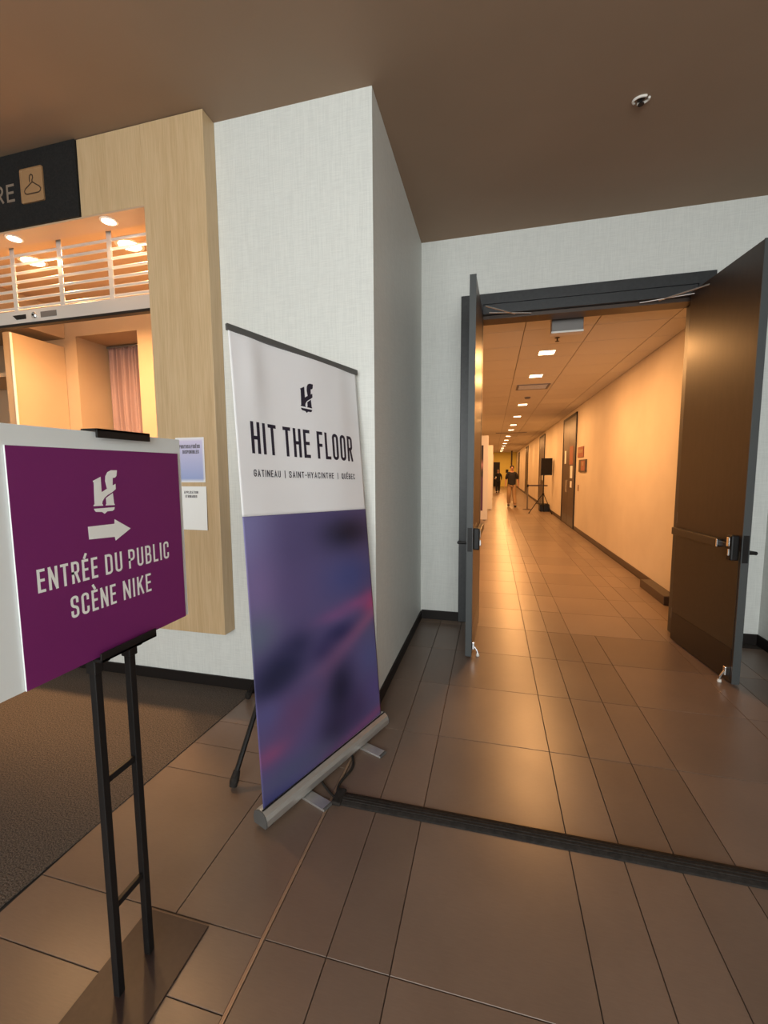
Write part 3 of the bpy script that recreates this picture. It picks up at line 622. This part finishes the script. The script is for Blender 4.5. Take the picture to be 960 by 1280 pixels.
def bcol(u, v):
    # u left..right, v top..bottom (0..1) of the printed lower field; sRGB blobs
    base = [88, 78, 132]
    blobs = [((.0, .03), (.22, .22), (128, 125, 185), .9), ((.08, .28), (.14, .16), (132, 108, 168), .8), ((.78, .10), (.26, .075), (38, 38, 66), 1.0),
             ((.35, .12), (.2, .1), (85, 75, 130), .5), ((.8, .29), (.26, .09), (66, 74, 140), .9), ((.30, .30), (.2, .12), (98, 82, 140), .6),
             ((.04, .42), (.14, .08), (92, 104, 132), .8), ((.18, .56), (.17, .07), (38, 42, 82), .95), ((.10, .60), (.14, .055), (34, 38, 72), .8), ((.30, .50), (.12, .05), (44, 46, 90), .7),
             ((.66, .525), (.16, .045), (44, 44, 96), .95), ((.50, .57), (.10, .04), (50, 46, 98), .7), ((.98, .44), (.10, .055), (190, 62, 118), .95), ((.85, .42), (.16, .03), (150, 74, 136), .8), ((.62, .44), (.16, .028), (128, 76, 138), .7),
             ((.93, .56), (.10, .07), (92, 88, 130), .6), ((.95, .68), (.14, .10), (80, 86, 146), .8), ((.62, .76), (.13, .13), (34, 34, 66), .95), ((.55, .90), (.14, .08), (44, 38, 72), .8), ((.75, .88), (.15, .1), (58, 44, 88), .6),
             ((.22, .74), (.14, .08), (104, 66, 116), .6), ((.07, .84), (.12, .035), (150, 72, 122), .8), ((.06, .70), (.1, .05), (86, 84, 146), .7), ((.15, .94), (.2, .05), (74, 84, 122), .7), ((.42, .95), (.15, .04), (82, 84, 116), .5), ((.08, .995), (.14, .03), (54, 60, 118), .8), ((.97, .83), (.1, .06), (84, 70, 140), .6)]
    c = [float(k) for k in base]
    for (bu, bv), (ru, rv), col, s in blobs:
        a = s * math.exp(-((u - bu) / ru) ** 2 - ((v - bv) / rv) ** 2)
        c = [c[k] * (1 - a) + col[k] * a for k in range(3)]
    # two slanted pink streaks
    for (u0, v0, u1, v1, wd, col, s) in ((.98, .49, .50, .64, .034, (150, 84, 130), .75), (1.0, .945, .45, 1.005, .022, (134, 66, 118), .8), (.36, .72, .1, .85, .055, (108, 66, 112), .4)):
        du, dv = u1 - u0, (v1 - v0); t = max(0, min(1, ((u - u0) * du + (v - v0) * dv * 2) / (du * du + 2 * dv * dv)))
        d = abs(v - (v0 + dv * t)) + 0.4 * abs(u - (u0 + du * t)); a = s * math.exp(-(d / (wd * (1 + .8 * t))) ** 2) * (1 - .55 * t)
        c = [c[k] * (1 - a) + col[k] * a for k in range(3)]
    g_ = sum(c) / 3; c = [k * .84 + g_ * .16 for k in c]
    return [((k / 255.0) ** 2.2) * 0.9 for k in c]
def grid(nu, nv, v0, v1):
    vs = [bp(BW * i / nu, v0 + (v1 - v0) * j / nv) for j in range(nv + 1) for i in range(nu + 1)]
    fs = [(j * (nu + 1) + i, j * (nu + 1) + i + 1, (j + 1) * (nu + 1) + i + 1, (j + 1) * (nu + 1) + i) for j in range(nv) for i in range(nu)]
    return vs, fs
fab = MB().add(*grid(70, 60, SP, BH)).build('white_fabric', M['vinylw'], bn, fix=False, sm=True)
pr = MB().add(*grid(90, 130, 0.0, SP)).build('printed_fabric', M['print'], bn, fix=False, sm=True)
ca = pr.data.color_attributes.new('print', 'FLOAT_COLOR', 'POINT')
for i in range(len(pr.data.vertices)):
    a, b = i % 91, i // 91; ca.data[i].color = (*bcol(a / 90, 1 - b / 130), 1)
for o in (fab, pr): s_ = o.modifiers.new('t', 'SOLIDIFY'); s_.thickness = 0.0008; s_.offset = -1
tx = MB(); [text(tx, w_, x_, 1.606, 0.150, l_, 0.0175, lambda x, z: bp(x, z, 0.0012), gap=.50) for w_, x_, l_ in (('HIT', .082, .158), ('THE', .284, .182), ('FLOOR', .517, .306))]; tx.build('title_lettering', M['navy'], fab, fix=False)
[text(MB(), w_, x_, 1.498, 0.033, l_, 0.0048, lambda x, z: bp(x, z, 0.0012), gap=.55).build('city_lettering', M['navy'], fab, fix=False) for w_, x_, l_ in (('GATINEAU', .082, .168), ('|', .277, .0048), ('SAINT-HYACINTHE', .306, .325), ('|', .663, .0048), ('QUÉBEC', .699, .128))]
lg = MB()
def lgf(a, b, d): return bp(0.418 + (a - 0.933) / 0.083 * 0.098, 1.848 + (b - 1.483) / 0.122 * 0.163, d)
for poly in LOGO: lg.prism(poly, lgf, 0.0002, 0.0012)
lg.build('emblem', M['navy'], fab)
# top rail
tr = MB(); q = []
for du in (-0.006, BW + 0.006):
    for (a, b) in ((-0.006, BH - 0.012), (0.008, BH - 0.012), (0.008, BH + 0.016), (-0.006, BH + 0.016)):
        p = O + Hh * du + Vv * b + Nn * a; q.append(tuple(inv @ p))
tr.add(q, [(0, 1, 2, 3), (7, 6, 5, 4), (0, 4, 5, 1), (1, 5, 6, 2), (2, 6, 7, 3), (3, 7, 4, 0)]).build('top_rail', M['dgrey'], bn)
# cassette in local frame: x along, -y toward viewer (Nn ~ -y)
prof = [(-0.034, 0.019), (-0.041, 0.032), (-0.039, 0.055), (-0.030, 0.074), (-0.012, 0.088), (0.012, 0.090), (0.038, 0.078), (0.046, 0.05), (0.042, 0.019)]
sl = (Hh.z) * 1.0
def cs(y, z, x): return (x, y, z)
ca_ = MB().prism(prof, lambda a, b, d: (d, a, b), -0.012, BW + 0.022).build('cassette', M['alu'], bn)
MB().prism([(a * 1.02, b) for a, b in prof], lambda a, b, d: (d, a, b), -0.018, -0.012).build('end_cap', M['dgrey'], ca_)
MB().prism([(a * 1.02, b) for a, b in prof], lambda a, b, d: (d, a, b), BW + 0.022, BW + 0.028).build('end_cap', M['dgrey'], ca_)
MB().box(-0.01, BW + 0.02, -0.010, -0.004, 0.088, 0.0925).build('fabric_slot', M['black'], ca_)
for x in (0.245, 0.70):
    ft = MB().box(x - 0.03, x + 0.03, -0.165, 0.13, 0.001, 0.012, 0.002).build('foot', M['alu'], bn)
    MB().box(x - 0.028, x + 0.028, -0.168, -0.155, 0.001, 0.013, 0.002).build('foot_cap', M['dgrey'], ft)
MB().tube([tuple(inv @ (O + Hh * (BW / 2) + Vv * v_ - Nn * 0.03)) for v_ in (-0.03, BH - 0.01)], 0.007).build('support_pole', M['alu'], bn)

# black tripod behind banner
tp = empty('tripod_stand', (-1.215, 2.27, 0), label='black tripod stand mostly hidden behind the tall banner', cat='tripod')
MB().tube([(0, 0, 0.25), (0, 0, 1.15)], 0.017).build('pole', M['black'], tp)
MB().tube([(0, 0, 0.62), (0, 0, 0.70)], 0.028).build('collar', M['black'], tp)
for fx, fy in ((-0.03, -0.51), (-0.43, 0.27), (0.40, 0.27)):
    lgp = MB().tube([(0.05 * fx, 0.05 * fy, 0.64), (fx * .97, fy * .97, 0.05)], 0.0135).build('leg', M['black'], tp)
    MB().tube([(fx * .93, fy * .93, 0.075), (fx * .98, fy * .98, 0.036), (fx, fy, 0.012)], [0.017, 0.023, 0.019], 12).build('rubber_foot', M['rubber'], lgp)
    MB().tube([(0, 0, 0.30), (fx * .5, fy * .5, 0.335)], 0.007).build('brace', M['black'], lgp)

# cable ramp and cables
rp = empty('cable_ramp', (-0.70, 1.83, 0), label='long black rubber cable ramp crossing the tiled floor', cat='cable ramp')
prof = [(-0.043, 0.0), (-0.038, 0.005), (-0.024, 0.011), (-0.021, 0.010), (-0.018, 0.013), (-0.010, 0.014), (-0.007, 0.012), (-0.004, 0.015), (0.004, 0.015), (0.007, 0.012), (0.010, 0.014), (0.018, 0.013), (0.021, 0.010), (0.024, 0.011), (0.038, 0.005), (0.043, 0.0)]
MB().prism(prof, lambda a, b, d: (d, a, b + 0.0005), 0.0, 3.045).build('ramp', M['rubber'], rp)
MB().box(-0.025, 0.022, -0.053, 0.047, 0.0005, 0.020, 0.006).build('end_grip', M['rubber'], rp)
def cable(pts, r, nm, label):
    cv = bpy.data.curves.new(nm, 'CURVE'); cv.dimensions = '3D'; sp = cv.splines.new('NURBS'); sp.points.add(len(pts) - 1)
    for i, p in enumerate(pts): sp.points[i].co = (*p, 1)
    sp.use_endpoint_u = True; sp.order_u = 4; cv.bevel_depth = r; cv.bevel_resolution = 3; cv.resolution_u = 8
    o = bpy.data.objects.new(nm, cv); COL.objects.link(o); me = bpy.data.meshes.new_from_object(o.evaluated_get(bpy.context.evaluated_depsgraph_get())); 
    bpy.data.objects.remove(o); me.materials.append(M['rubber'])
    for p in me.polygons: p.use_smooth = True
    o = bpy.data.objects.new(nm, me); COL.objects.link(o); return tag(o, label, 'cable', 'cables behind the banner')
bpy.context.view_layer.update()
cable([(-0.716, 1.845, .009), (-0.745, 1.90, .009), (-0.70, 2.00, .009), (-0.70, 2.10, .009), (-0.82, 2.25, .009), (-1.1, 2.35, .009)], 0.0065, 'power_cable', 'black cable curving from the ramp end to behind the banner, the right one')
cable([(-0.716, 1.815, .009), (-0.78, 1.86, .009), (-0.84, 1.92, .009), (-0.90, 1.98, .009), (-1.0, 2.05, .009), (-1.1, 2.25, .009)], 0.006, 'power_cable', 'black cable from the ramp end under the banner base, the left one')

# ceiling sprinkler in lobby
sk = empty('ceiling_sprinkler', (0.842, 3.155, ZC), label='small open ring sprinkler head on the taupe lobby ceiling', cat='sprinkler')
ring = MB(); 
for a0, a1 in ((-0.4, 1.9), (2.4, 5.3)):
    ring.tube([(0.044 * math.cos(t), 0.030 * math.sin(t), -0.008) for t in [a0 + (a1 - a0) * i / 14 for i in range(15)]], 0.0075, 8)
ring.build('ring', M['whitep'], sk, sm=True)
MB().lathe([(0.022, 0), (0.022, -0.004), (0.008, -0.006), (0.008, -0.03), (0.018, -0.032), (0.018, -0.035)], (0, 0, 0), 14).build('head', M['black'], sk)

# ================================================================== CORRIDOR CONTENTS
ys = [6.42, 7.94, 11.3, 13.75, 16.3, 18.3, 21.7, 24.6, 27.6, 30.5, 33.5, 36.4, 39.3]
ordn = ['fourth', 'fifth', 'sixth', 'seventh', 'eighth', 'ninth', 'tenth', 'eleventh', 'twelfth', 'thirteenth and farthest']
words = ['nearest the doorway', 'just before the ceiling vent', 'just past the ceiling vent']
for i, y in enumerate(ys):
    lab = 'square corridor downlight ' + words[i] if i < 3 else ordn[i - 3] + ' downlight from the doorway along the corridor ceiling'
    o = empty('corridor_downlight', (0.69, y, CZ), label=lab, cat='light', group='corridor downlights')
    MB().box(-0.12, 0.12, -0.12, -0.10, -0.006, 0.0).box(-0.12, 0.12, 0.10, 0.12, -0.006, 0).box(-0.12, -0.10, -0.10, 0.10, -0.006, 0).box(0.10, 0.12, -0.10, 0.10, -0.006, 0).build('trim_ring', M['whitep'], o)
    MB().box(-0.10, 0.10, -0.10, 0.10, -0.005, -0.001).build('lens', M['lamp_warm'], o)
    d = bpy.data.lights.new('bulb', 'AREA'); d.shape = 'SQUARE'; d.size = 0.2; d.energy = 62; d.color = WARM
    b = bpy.data.objects.new('bulb', d); COL.objects.link(b); b.parent = o; b.location = (0, 0, -0.012)
hb = empty('overhead_box', (0.70, 4.80, CZ), label='grey metal box hanging just inside the doorway', cat='box')
MB().box(-0.15, 0.15, -0.05, 0.05, -0.215, -0.0, 0.006).build('housing', M['lgrey'], hb)
MB().box(-0.152, 0.152, -0.055, 0.055, -0.235, -0.215, 0.004).build('bottom_lip', M['whitep'], hb)
sk2 = empty('corridor_sprinkler', (0.735, 5.75, CZ), label='small dark sprinkler head on the corridor ceiling tiles', cat='sprinkler')
MB().lathe([(0.03, 0), (0.03, -0.005), (0.009, -0.008), (0.009, -0.04), (0.026, -0.043), (0.026, -0.046)], (0, 0, 0), 14).build('head', M['bbase'], sk2)
vt = empty('ceiling_vent', (0.72, 8.95, CZ), label='rectangular slatted air vent in the corridor ceiling', cat='vent')
MB().box(-0.30, 0.30, -0.26, -0.23, -0.012, 0).box(-0.30, 0.30, 0.23, 0.26, -0.012, 0).box(-0.30, -0.27, -0.23, 0.23, -0.012, 0).box(0.27, 0.30, -0.23, 0.23, -0.012, 0).build('frame', M['lgrey'], vt)
MB().box(-0.27, 0.27, -0.23, 0.23, -0.002, 0.0).build('backing', M['bbase'], vt)
for k in range(6): MB().box(-0.26, 0.26, -0.20 + k * 0.075, -0.175 + k * 0.075, -0.011, -0.003).build('slat', M['whitep'], vt)
sd = empty('smoke_detector', (0.72, 10.2, CZ), label='round smoke detector on the corridor ceiling past the vent', cat='smoke detector')
MB().lathe([(0.065, 0), (0.065, -0.015), (0.05, -0.035)], (0, 0, 0), 18).build('housing', M['lgrey'], sd)
vt2 = empty('ceiling_vent', (0.9, 19.7, CZ), label='flat dark air vent far along the corridor ceiling', cat='vent')
MB().box(-0.8, 0.5, -0.15, 0.15, -0.01, 0).build('frame', M['lgrey'], vt2)

# corridor side doors
def side_door(y0, y1, h, label, double=True, posters=()):
    o = empty('door_%d' % side_door.n, (CXR, (y0 + y1) / 2, 0), label=label, cat='door', kind='structure'); side_door.n += 1
    a = (y1 - y0) / 2; t = 0.06
    MB().box(-0.03, 0, -a, -a + t, 0, h).box(-0.03, 0, a - t, a, 0, h).box(-0.03, 0, -a, a, h - t, h).build('door_frame', M['black'], o)
    for s0, s1, hs in ((-a + t, -0.004, 1), (0.004, a - t, -1)) if double else ((-a + t, a - t, 1),):
        lf = MB().box(-0.018, -0.001, s0, s1, 0.01, h - t).build('leaf', M['doord'], o)
        hy = (s1 - 0.08) if hs > 0 else (s0 + 0.08)
        MB().tube([(-0.018, hy, 1.28), (-0.06, hy, 1.28), (-0.06, hy, 0.95), (-0.018, hy, 0.95)], 0.010, 8).build('pull_handle', M['chrome'], lf)
        MB().box(-0.021, -0.018, s0 + 0.04, s1 - 0.04, 0.04, 0.28).build('kick_plate', M['kick'], lf)
    for (py, pz, pw_, ph, m) in posters:
        MB().box(-0.0225, -0.0185, py - pw_ / 2, py + pw_ / 2, pz - ph / 2, pz + ph / 2).build('notice', m, o)
    return o
side_door.n = 3
side_door(12.18, 14.3, 3.09, 'dark double door in the corridor wall nearest us, with notices', True, ((-0.42, 1.98, .55, .5, M['red']), (-0.5, 1.52, .34, .34, M['ink_white']), (0.55, 1.95, .25, .38, M['ink_white']), (-0.5, 1.18, .26, .18, M['ink_white'])))
side_door(19.25, 21.3, 3.09, 'dark door behind the black loudspeaker in the corridor', True, ((-0.5, 1.35, .3, .45, M['ink_white']), (-0.5, 1.85, .3, .5, M['red'])))
side_door(28.0, 30.0, 3.05, 'narrow looking dark door beside the walking man in black shirt', True)
side_door(36.8, 38.6, 3.0, 'farthest dark door on the right corridor wall', True)
# end door and frame
o = empty('door_%d' % side_door.n, (0.15, 42.0, 0), label='dark door in the yellow wall at the corridor end', cat='door', kind='structure')
MB().box(-0.40, 0.45, -0.03, 0, 0, 2.25).build('leaf', M['black'], o)
MB().box(-0.45, 0.50, -0.02, 0, 0, 2.30).build('door_frame', M['bbase'], o)
struct('trim_5', M['bbase'], [(1.50, 1.62, 38.5, 38.7, 0, CZ)], 'dark upright trim near the yellow corridor end', 'trim')
wd = empty('wall_phone', (1.30, 42.0, 1.45), label='small black device on the yellow wall at the corridor end', cat='device')
MB().box(-0.12, 0.12, -0.06, 0, -0.15, 0.15, 0.01).build('housing', M['black'], wd)
# wall plaques
pq = empty('wall_plaque', (CXR, 11.55, 2.02), label='reddish plaque on the corridor wall, the upper of two by the dark doors', cat='plaque')
MB().box(-0.02, 0, -0.34, 0.34, -0.13, 0.13, 0.003).build('plate', M['red'], pq)
MB().box(-0.022, -0.02, -0.28, 0.28, -0.02, 0.06).build('panel', M['tan'], pq)
pq = empty('wall_plaque', (CXR, 11.25, 1.68), label='dark framed plaque on the corridor wall, the lower of two by the dark doors', cat='plaque')
MB().box(-0.03, 0, -0.42, 0.42, -0.15, 0.15, 0.004).build('frame', M['bbase'], pq)
MB().box(-0.033, -0.03, -0.32, 0.12, -0.12, 0.12).build('panel', M['red'], pq)
MB().box(-0.035, -0.033, -0.20, 0.02, 0.0, 0.09).build('panel', M['tan'], pq)
sw = empty('light_switch', (CXR, 11.75, 1.12), label='small switch plate on the corridor wall below the plaques', cat='switch')
MB().box(-0.01, 0, -0.06, 0.06, -0.08, 0.08, 0.003).build('plate', M['tan'], sw)
MB().box(-0.016, -0.01, -0.02, 0.02, -0.03, 0.03, 0.002).build('toggle', M['lgrey'], sw)
bc = empty('floor_box', (2.03, 5.95, 0), label='brown box on the floor against the corridor baseboard', cat='box')
MB().box(-0.06, 0.072, -0.42, 0.42, 0.001, 0.105, 0.004).build('housing', M['bbase'], bc)
MB().box(-0.058, 0.070, -0.40, 0.40, 0.105, 0.109, 0.001).build('lid', M['leaflow'], bc)

# display panels at left
def panel(y, xr, h, label, prnt=True, w=0.78):
    o = empty('display_panel', (xr - w / 2, y, 0), label=label, cat='display panel')
    MB().box(-w / 2, w / 2, -0.03, 0.03, 0.02, h, 0.004).build('board', M['ink_white'], o)
    MB().box(-w / 2 + .05, -w / 2 + .13, -0.18, 0.18, 0.0, 0.02).build('foot', M['lgrey'], o); MB().box(w / 2 - .13, w / 2 - .05, -0.18, 0.18, 0.0, 0.02).build('foot', M['lgrey'], o)
    if prnt:
        N = 24; vs = []; fs = []; cc = []
        x0, x1, z0, z1 = -w / 2 + .08, w / 2 - .15, 0.30, 2.36
        for j in range(N + 1):
            for i in range(N + 1):
                u, v = i / N, j / N; vs.append((x0 + (x1 - x0) * u, -0.032, z0 + (z1 - z0) * v))
                c = (0.10, 0.035, 0.11) if v < .52 else (0.02, 0.014, 0.018)
                if .60 < v < .80: a = math.exp(-((u - .9) / .25) ** 2 - ((v - .70) / .05) ** 2); c = tuple(c[k] * (1 - a) + (0.55, 0.28, 0.30)[k] * a for k in range(3))
                cc.append(c)
        for j in range(N):
            for i in range(N): a = j * (N + 1) + i; fs.append((a, a + 1, a + N + 2, a + N + 1))
        p = MB().add(vs, fs).build('print', M['poster'], o, fix=False); at = p.data.color_attributes.new('print', 'FLOAT_COLOR', 'POINT')
        for i, c in enumerate(cc): at.data[i].color = (*c, 1)
    return o
panel(13.9, -0.145, 2.66, 'white display panel with purple poster, nearest behind the left door')
panel(17.6, -0.003, 2.56, 'white display panel second behind the left door, showing a thin grey line', False)
panel(24.5, 0.03, 2.45, 'white display panel farthest of the three along the left side', False)

# loudspeaker on stand
st = empty('speaker_stand', (1.80, 16.5, 0), label='black tripod stand under the loudspeaker in the corridor', cat='stand')
MB().tube([(0, 0, 0.25), (0, 0, 1.362)], 0.02).build('pole', M['black'], st)
MB().tube([(0, 0, 0.66), (0, 0, 0.74)], 0.034).build('collar', M['black'], st)
for a in (200, 320, 80):
    fx, fy = 0.52 * math.cos(math.radians(a)), 0.52 * math.sin(math.radians(a))
    if fx > .25: fx = .27
    l_g = MB().tube([(fx * .05, fy * .05, 0.70), (fx, fy, 0.022)], 0.014).build('leg', M['black'], st)
    MB().tube([(0, 0, 0.30), (fx * .5, fy * .5, 0.36)], 0.009).build('brace', M['black'], l_g)
    MB().lathe([(0.022, 0.0), (0.024, 0.02), (0.016, 0.04)], (fx, fy, 0.0), 12).build('rubber_foot', M['rubber'], l_g)
lsp = empty('loudspeaker', (1.87, 16.5, 1.385), label='black loudspeaker raised on a tripod stand in the corridor', cat='loudspeaker')
MB().prism([(-0.19, -0.17), (0.19, -0.17), (0.13, 0.17), (-0.13, 0.17)], lambda a, b, d: (a, b, d), 0.0, 0.61).build('cabinet', M['black'], lsp)
MB().box(-0.17, 0.17, -0.178, -0.17, 0.03, 0.58, 0.003).build('speaker_grille', M['rubber'], lsp)
MB().lathe([(0.03, 0), (0.03, 0.02)], (-0.07, 0, -0.02), 12).build('socket', M['black'], lsp)
eq = empty('equipment_case', (1.93, 17.35, 0), label='low black equipment case on the floor behind the speaker stand', cat='case')
MB().box(-0.17, 0.17, -0.25, 0.25, 0.0, 0.26, 0.01).build('body', M['black'], eq)
MB().box(-0.16, 0.16, -0.24, 0.24, 0.26, 0.28, 0.006).build('lid', M['rubber'], eq)
# stanchion with belt
sn = empty('belt_stanchion', (1.36, 17.9, 0), label='slim crowd stanchion with belt beside the walking man', cat='stanchion')
MB().lathe([(0.17, 0.0), (0.17, 0.015), (0.05, 0.035)], (0, 0, 0), 24).build('base', M['bbase'], sn)
MB().tube([(0, 0, 0.03), (0, 0, 0.95)], 0.028).build('post', M['lgrey'], sn)
MB().tube([(0, 0, 0.90), (0, 0, 1.0)], 0.036).build('belt_cassette', M['black'], sn)
MB().box(0.03, 0.745, -0.003, 0.003, 0.93, 0.985).build('belt', M['bbase'], sn)

# ================================================================== PEOPLE
def skin_mesh(name, verts, edges, radii, root, m, parent, sub=2):
    me = bpy.data.meshes.new(name); me.from_pydata(verts, edges, []); o = bpy.data.objects.new(name, me); COL.objects.link(o)
    md = o.modifiers.new('s', 'SKIN'); md.use_smooth_shade = True
    sv = me.skin_vertices[0].data if me.skin_vertices else None
    if sv is None:
        bm = bmesh.new(); bm.from_mesh(me); bm.verts.layers.skin.verify(); bm.to_mesh(me); bm.free(); sv = me.skin_vertices[0].data
    for i, r in enumerate(radii): sv[i].radius = r if isinstance(r, tuple) else (r, r); sv[i].use_root = (i == root)
    ss = o.modifiers.new('u', 'SUBSURF'); ss.levels = sub; ss.render_levels = sub
    bpy.context.view_layer.update()
    nm = bpy.data.meshes.new_from_object(o.evaluated_get(bpy.context.evaluated_depsgraph_get())); bpy.data.objects.remove(o)
    for p in nm.polygons: p.use_smooth = True
    nm.materials.clear(); nm.materials.append(m); q = bpy.data.objects.new(name, nm); COL.objects.link(q); q.parent = parent; return q
def person(name, loc, rz, H, label, legs, arms, sleeve, M_top, M_leg):
    """facing local -y. legs: per side (knee, ankle); arms: per side (elbow, wrist, hand dir)"""
    k = H / 1.75
    root = empty(name, loc, rz, label=label, cat='person')
    V = []; E = []; R = []
    def add(p, r, par=None):
        V.append(tuple(c * k for c in p)); R.append(tuple(c * k for c in r) if isinstance(r, tuple) else r * k)
        if par is not None: E.append((par, len(V) - 1))
        return len(V) - 1
    pel = add((0, 0, .96), (.135, .10)); sp = add((0, 0, 1.13), (.125, .095), pel); chs = add((0, -.005, 1.33), (.155, .105), sp); nb = add((0, 0, 1.455), (.075, .065), chs)
    nk = add((0, -.005, 1.51), .052, nb); hj = add((0, -.02, 1.57), (.062, .07), nk); hm = add((0, -.02, 1.645), (.074, .092), hj); ht = add((0, -.01, 1.715), (.058, .070), hm)
    hands = []
    for i, s in enumerate((-1, 1)):
        sh = add((s * .17, 0, 1.42), .062, nb); el = add(arms[i][0], .041, sh); wr = add(arms[i][1], .027, el)
        d = Vector(arms[i][2]).normalized(); wv = Vector(arms[i][1]); side = Vector((0, -1, 0)) - d * d.dot(Vector((0, -1, 0))); side.normalize()
        pm = add(tuple(wv + d * .055), (.022, .036), wr); inw = Vector((-s, 0, 0))
        for f, (o_, ln) in enumerate(((.028, .072), (.010, .08), (-.010, .075), (-.028, .058))):
            b0 = wv + d * .09 + side * o_; k1 = add(tuple(b0), .010, pm); k2 = add(tuple(b0 + d * ln * .55 + inw * .008), .0085, k1); add(tuple(b0 + d * ln + inw * .028), .007, k2)
        t0 = wv + d * .03 + side * .036; t1 = add(tuple(t0), .011, pm); add(tuple(t0 + d * .045 + side * .02 + inw * .01), .009, t1)
        hp = add((s * .09, 0, .90), (.088, .088), pel); kn = add(legs[i][0], .056, hp); an = add(legs[i][1], .038, kn); add((legs[i][1][0], legs[i][1][1] - .12, max(.035, legs[i][1][2] - .05)), .032, an)
    skin_mesh('body', V, E, R, 0, M['skin'], root)
    def sub(nm, pts, edges, radii, m):
        skin_mesh(nm, [tuple(c * k for c in p) for p in pts], edges, [tuple(c * k for c in r) if isinstance(r, tuple) else r * k for r in radii], 0, m, root)
    def mix(a, b, t): return tuple(a[i] * (1 - t) + b[i] * t for i in range(3))
    pts = [(0, 0, .85), (0, 0, .97), (0, 0, 1.13), (0, -.005, 1.33), (0, 0, 1.46)]; ed = [(0, 1), (1, 2), (2, 3), (3, 4)]; rr = [(.175, .135), (.19, .145), (.185, .135), (.19, .13), (.09, .075)]
    for i, s in enumerate((-1, 1)):
        n = len(pts); pts.append((s * .175, 0, 1.40)); rr.append(.074); ed.append((4, n))
        pts.append(arms[i][0]); rr.append(.056); ed.append((n, n + 1))
        if sleeve > 0: pts.append(mix(arms[i][0], arms[i][1], sleeve)); rr.append(.040 if sleeve > .5 else .052); ed.append((n + 1, n + 2))
    sub('shirt', pts, ed, rr, M_top)
    pts = [(0, 0, 1.02)]; ed = []; rr = [(.150, .118)]
    for i, s in enumerate((-1, 1)):
        n = len(pts); pts += [(s * .092, 0, .90), legs[i][0], legs[i][1]]; rr += [(.112, .112), .092, .078]; ed += [(0, n), (n, n + 1), (n + 1, n + 2)]
    sub('trousers', pts, ed, rr, M_leg)
    for i in (0, 1):
        a = legs[i][1]; x, y, z = (a[0] * k, a[1] * k, max(0, (a[2] - .09)) * k)
        MB().box(x - .045, x + .045, y - .19, y + .075, z + .002, z + .085, .025).build('shoe', M['shoe'], root, sm=True)
    hr = MB().lathe([(.082, 1.63), (.088, 1.66), (.083, 1.70), (.062, 1.74), (.02, 1.757)], (0, .012, 0), 18); hr.v = [(a * k, b * 1.12 * k, c * k) for a, b, c in hr.v]; hr.build('hair', M['hair'], root, sm=True)
    fc = [('nose', [(-.012, .012, -.125, -.095, 1.615, 1.65)], M['skin']), ('mouth', [(-.022, .022, -.110, -.095, 1.59, 1.598)], M['red']),
          ('eye', [(-.042, -.018, -.110, -.095, 1.645, 1.657)], M['navy']), ('eye', [(.018, .042, -.110, -.095, 1.645, 1.657)], M['navy']),
          ('ear', [(-.088, -.068, -.025, .01, 1.62, 1.675)], M['skin']), ('ear', [(.068, .088, -.025, .01, 1.62, 1.675)], M['skin'])]
    for nm, bs, m in fc:
        mb = MB()
        for b in bs: mb.box(*[c * k for c in b], .0035)
        mb.build(nm, m, root)
    return root
p1 = person('person', (0.80, 19.2, 0), 0.05, 1.77, 'walking person in black polo shirt and khaki trousers in the corridor',
       (((-.11, -.10, .50), (-.12, -.02, .12)), ((.11, -.05, .49), (.13, -.22, .09))),
       (((-.235, .03, 1.15), (-.26, -.05, .91), (0, -.1, -1)), ((.235, .03, 1.15), (.27, -.06, .91), (.05, -.15, -1))), 0.0, M['cloth_black'], M['khaki'])
p2 = person('person', (0.36, 30.5, 0), 0.0, 1.62, 'distant person dressed all in black walking far down the corridor',
       (((-.09, -.08, .50), (-.09, -.15, .09)), ((.09, -.02, .49), (.08, .08, .11))),
       (((-.27, -.02, 1.18), (-.22, -.20, 1.05), (.3, -.8, -.2)), ((.25, .03, 1.17), (.26, .0, .93), (0, -.1, -1))), 0.85, M['cloth_black'], M['cloth_black'])
MB().box(-.17, -.11, -.16, -.14, 1.0, 1.12, .002).build('badge', M['ink_white'], p2)
